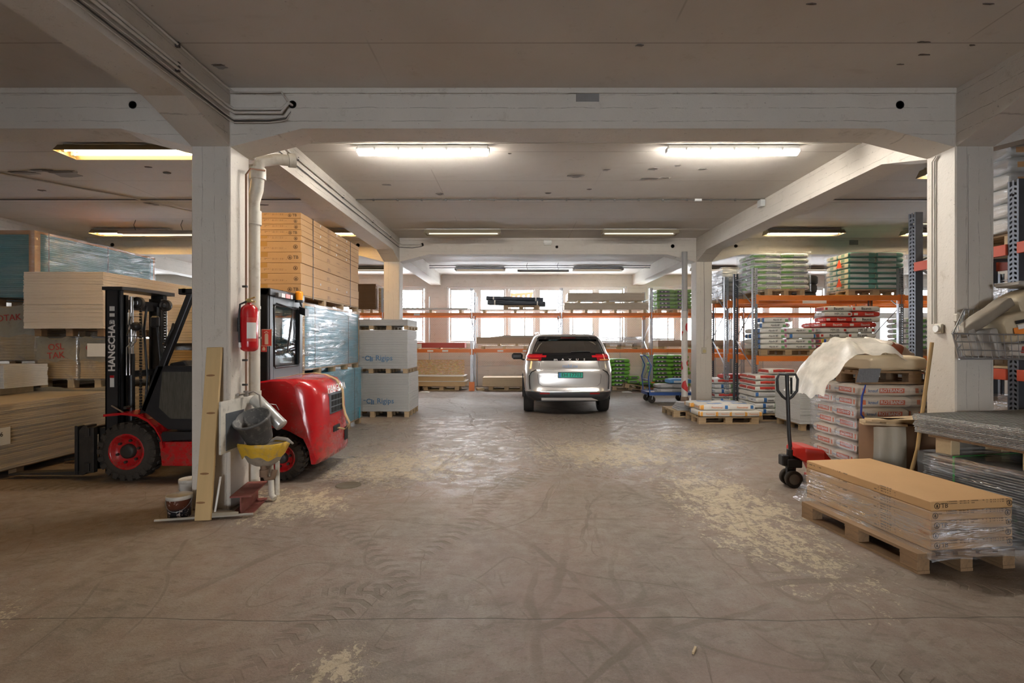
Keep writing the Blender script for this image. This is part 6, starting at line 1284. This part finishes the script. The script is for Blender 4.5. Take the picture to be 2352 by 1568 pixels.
g_ = MB(); g_.lathe([(.0838, .10), (.0838, .34)], (0, 0, 0), 'z', 12, a0=-1.35, a1=-.25); g_.build('label', plate, ex); MB().lathe([(.0842, .10), (.0842, .13)], (0, 0, 0), 'z', 12, a0=-1.35, a1=-.25).lathe([(.0842, .29), (.0842, .34)], (0, 0, 0), 'z', 12, a0=-1.35, a1=-.25).build('label_band', r_ink, ex)
MB().box(-.11, -.08, -.02, .02, .2, .34).build('wall_bracket', blkp, ex)
fs = thing('fire_sign', 'red sign with a pale fire extinguisher picture on the first left column', 'sign', (-2.64, 5.38, 1.69)); MB().box(-.06, .06, -.003, 0, -.09, .09).build('border', M('sign_pale', (.65, .52, .35), .5, var=.02), fs); MB().box(-.053, .053, -.005, -.0031, -.083, .083).build('face', r_ink, fs)
MB().prism([(-.02, -.07), (.02, -.07), (.02, .03), (.012, .045), (-.012, .045), (-.02, .03)], 'y', -.007, -.0052).prism([(-.025, .05), (.0, .06), (.022, .048), (.022, .056), (0, .07), (-.03, .056)], 'y', -.007, -.0052).build('pictogram', M('sign_pale'), fs); fs.rotation_euler = (0, 0, -.15)
MB().box(-.1, -.055, 0, .006, -.01, .01).build('bracket', galv, fs)
f2 = thing('fire_sign', 'smaller red sign below and behind the extinguisher sign', 'sign', (-2.69, 5.42, 1.575)); MB().box(-.03, .03, -.002, 0, -.035, .035).build('face', r_ink, f2); MB().prism([(-.015, -.02), (.015, -.02), (.015, .005), (0, .02), (-.015, .005)], 'y', -.004, -.0022).build('pictogram', M('sign_pale'), f2)
# water pipe and drain beside the column
dpc = M('painted_drain', (.60, .56, .48), .5, var=.12, dirt=.4, dcol=(.3, .22, .14))
dn = thing('drain_pipe', 'thick cream painted drain pipe beside the first left column', 'pipe', (-2.83, 5.47, 0))
MB().cyl((0, 0, .1), (0, 0, 3.05), .068, n=22).build('lower_pipe', dpc, dn); MB().cyl((0, 0, 2.9), (0, 0, 3.05), .082, n=22).cyl((0, 0, 1.0), (0, 0, 1.12), .08, n=22).cyl((0, 0, 2.0), (0, 0, 2.03), .074, n=22).build('socket', dpc, dn)
MB().tube([(0, 0, 3.02), (.0, 0, 3.15), (.05, -.02, 3.28), (.06, -.02, 3.42)], .066, 18).build('bend', dpc, dn); MB().cyl((.06, -.02, 3.38), (.06, -.02, 3.5), .08, n=20).build('socket', dpc, dn); MB().tube([(.06, -.02, 3.48), (.08, 0, 3.58), (.2, .1, 3.64), (.34, .2, 3.66)], .06, 16).build('branch', dpc, dn)
MB().cyl((.3, .17, 3.655), (.36, .21, 3.665), .075, n=20).build('socket', dpc, dn)
wpp = thing('water_pipe', 'thin copper water pipe with tap running down the first left column', 'pipe', (-2.758, 5.19, 0)); cu_ = M('old_copper', (.25, .13, .08), .5, .5, var=.2)
MB().tube([(.0, .0, 1.12), (0, 0, 1.5), (0, 0, 3.35), (.03, .03, 3.42), (.1, .18, 3.45)], .010, 8).build('pipe', cu_, wpp); MB().tube([(.0, 0, 1.12), (-.04, -.08, 1.12), (-.03, -.1, 1.12)], .013, 8).tube([(0, 0, 1.12), (.06, .03, 1.14), (.11, .05, 1.10), (.13, .05, .95)], .009, 8).box(-.02, .02, -.02, .02, 1.09, 1.15, c=.005).build('tap', M('old_tap', (.25, .22, .19), .5, .5), wpp)
for z in (1.2, 2.2, 1.45): MB().box(-.035, .012, -.012, .012, z, z + .02).build('pipe_clip', iron, wpp)
# splash board, sink with buckets
sb_ = thing('splash_board', 'white board fixed to the column behind the dirty sink', 'board', (-2.795, 5.1, .58)); MB().box(-.012, .006, -.30, .36, 0, .50).build('panel', M('board_white_dirty', (.62, .59, .52), .5, var=.1, dirt=.4), sb_); MB().box(.007, .012, -.22, .10, .02, .38).build('slate', M('grey_sheet', (.09, .10, .11), .5, var=.2), sb_)
sk_ = thing('sink', 'small wall sink with a torn yellow cover on the first left column', 'sink', (-2.56, 5.16, 0)); sm_ = M('sink_dirty', (.30, .26, .21), .5, var=.25, sc=8, dirt=.5)
m = MB(); 
def ell(a, b, z, n=28, ox=0): return [(ox + a * math.cos(2 * PI * i / n), b * math.sin(2 * PI * i / n), z) for i in range(n)]
m.loft([ell(.09, .07, .40), ell(.15, .13, .44), ell(.19, .17, .52), ell(.215, .19, .60), ell(.225, .20, .60), ell(.20, .18, .585), ell(.13, .12, .47), ell(.05, .05, .44)], cap=True).build('bowl', sm_, sk_)
ym = M('yellow_cover', (.62, .38, .03), .5, var=.25, sc=14, dirt=.7, dcol=(.35, .28, .16), bump=.7, bs=14)
rr = random.Random(5); rw_ = []
for z, e in ((.64, .235), (.625, .245), (.60, .24), (.56, .225), (.50, .20)): rw_.append([(math.cos(a) * (e + .006 * math.sin(a * 9 + z * 40)), math.sin(a) * (e * .88 + .006 * math.sin(a * 7)), z + (.018 * math.sin(a * 3 + 1) + .014 * math.sin(a * 8)) * (1 if z < .6 else .15) ) for a in [(-2.9 + 4.9 * i / 40) for i in range(41)]])
MB().grid(rw_).build('yellow_cover', ym, sk_)
MB().tube([(.02, -.05, .42), (.03, -.06, .34)], .03, 10).tube([(.03, -.06, .34), (.06, -.07, .28), (.11, -.05, .28), (.12, -.03, .36)], .028, 10).cyl((.03, -.06, .30), (.03, -.06, .37), .042, n=14).build('trap', M('rusty_trap', (.22, .14, .09), .7, .2, var=.4), sk_)
MB().tube([(.0, .13, .42), (.02, .12, .06), (.06, .10, .03)], .03, 10).tube([(.06, .16, .4), (.06, .16, .05)], .022, 8).build('waste_pipe', dpc, sk_)
bq = thing('mortar_bucket', 'dirty grey mortar bucket lying tilted in the sink', 'bucket', (-2.60, 5.08, .66), rot=(.48, -.10, 0)); bm_ = M('bucket_grey', (.085, .083, .08), .6, var=.3, sc=12, dirt=.5, dcol=(.4, .37, .33))
MB().lathe([(0, 0), (.12, 0), (.125, .01), (.165, .25), (.178, .255), (.178, .275), (.162, .275), (.118, .02), (0, .015)], n=32).build('body', bm_, bq); MB().tube([(.17 * math.cos(a), .17 * math.sin(a), .26 - .05 * math.sin(a)) for a in [PI * i / 12 for i in range(13)]], .004, 6).build('bail', galv, bq); bq.location = (-2.60, 5.16, .655)
o = thing('paint_can', 'white dented metal can stuck behind the mortar bucket', 'can', (-2.43, 5.27, .78), rot=(-.15, -.85, 0)); MB().lathe([(0, 0), (.062, 0), (.065, .005), (.065, .42), (.06, .425), (.0, .415)], n=24).build('body', M('can_silver', (.6, .6, .58), .3, .5, var=.15, dirt=.3), o); MB().tube([(.08, -.03, .25), (.11, 0, .2), (.08, .03, .15)], .003, 5).build('bail', galv, o)
o = MB().tube([(-.05, 0, .63), (.08, -.02, .70), (.2, -.04, .69), (.27, -.06, .65)], [.012, .02, .02, .01], 8, flat=.5).build('rag', M('rag_grey', (.25, .22, .19), .8), None, (-2.50, 5.12, .03)); tag(o, 'dirty grey rag hanging over the sink rim', 'rag'); o.location = (-2.50, 5.14, -.02)
# steel beam piece
ib = thing('steel_beam_offcut', 'short rusty red steel beam lying by the foot of the first left column', 'steel beam', (-2.66, 5.07, 0), rz=.19)
im = M('rust_red', (.22, .06, .045), .7, var=.25, dirt=.4, dcol=(.28, .17, .11)); MB().box(-.095, .095, -.26, .26, .175, .19).box(-.006, .006, -.26, .26, .015, .175).box(-.095, .095, -.26, .26, 0, .015).build('profile', im, ib, rot=(0, 0, 0))
# buckets on the floor left of the column
def tub(x, y, r, h, mat, lid, label, d=0):
    t = thing('paint_bucket', label, 'bucket', (x, y, 0), .3); MB().lathe([(0, 0), (r * .9, 0), (r * .98, h * .9), (r * .98, h)], n=28).build('body', mat, t); MB().lathe([(r * 1.0, h * .86), (r * 1.05, h * .88), (r * 1.05, h + .008), (r * .98, h + .01), (r * .95, h), (0, h)], n=28).build('lid', lid, t)
    MB().tube([(r * 1.03 * math.cos(a), r * 1.03 * math.sin(a), h * (.9 - .55 * math.sin(a + PI))) for a in [PI + PI * i / 12 for i in range(13)]], .003, 5).build('bail', galv, t); return t
lidm = M('lid_dirty_white', (.55, .52, .46), .5, var=.15, dirt=.4)
g = G('dark_print_bucket'); v = g.co(); X = g.xyz(v); lines = g.ma('MULTIPLY', g.rng(g.noise(g.map(v, scale=(60, 60, 45)), 1, 2), .56, .6), g.rng(g.noise(v, 12), .5, .55)); dbk = g.pbr(g.mix(lines, g.mix(g.rng(X[2], .07, .1), (.015, .015, .02), (.10, .03, .015)), (.5, .4, .35)), .35)
tub(Xp(412, 4.82), 4.82, .105, .195, dbk, lidm, 'dark brown paint bucket with white lid left of the column'); tub(Xp(432, 5.25) - .01, 5.30, .10, .22, M('bucket_white', (.60, .58, .53), .45, var=.08), lidm, 'white paint bucket behind the dark one, half hidden by the column')
sq = thing('floor_squeegee', 'worn floor squeegee lying before the foot of the column', 'squeegee', (-2.88, 4.70, 0)); MB().tube([(-.42, -.06, .02), (.40, .09, .03)], .012, 8).build('bar', M('worn_pole', (.40, .36, .30), .6, var=.2), sq); MB().prism([(-.03, .0), (.28, .06), (.12, .12), (.0, .14)], 'z', .03, .06).build('blade', M('dusty_blade', (.35, .30, .22), .7, var=.2), sq); MB().tube([(.06, .06, .05), (.03, .20, .35)], .010, 8).build('handle', w_ink, sq)
o = MB().box(-.012, .012, -.012, .012, 0, .14, c=.008).build('tool_handle', blkp, None, (-2.975, 4.975, 1.42)); tag(o, 'black tool handle hanging on the column beside the plank', 'tool')
# floor cover and bits
mh = MB().lathe([(.0, .001), (.115, .001), (.125, .006), (.14, .006), (.145, .0)], (0, 0, 0), 'z', 32).build('floor_drain_cover', M('drain_cover', (.10, .08, .05), .8, var=.3), None, (Xp(800, 5.85), 5.85, 0)); mh['kind'] = 'structure'
o = MB().prism([(-.03, 0), (.03, .0), (.035, .012), (-.03, .01)], 'z', .001, .012).build('wood_chip', wood2, None, (Xp(1597, 2.71), 2.71, 0), 1.0); tag(o, 'small wood chip on the open floor near the viewer', 'wood chip')
# grey panels left of the cream bags
boards(5.22, 6.1, 9.4, 10.3, .125, .965, 30, gwh, 'grey panel', 'the stack behind the pallet truck', .006, 'panel'); lpal(5.25, 6.1, 9.4, 10.3, 0, .123, 'pallet under the grey panel stack behind the cream bags', 3, 3)
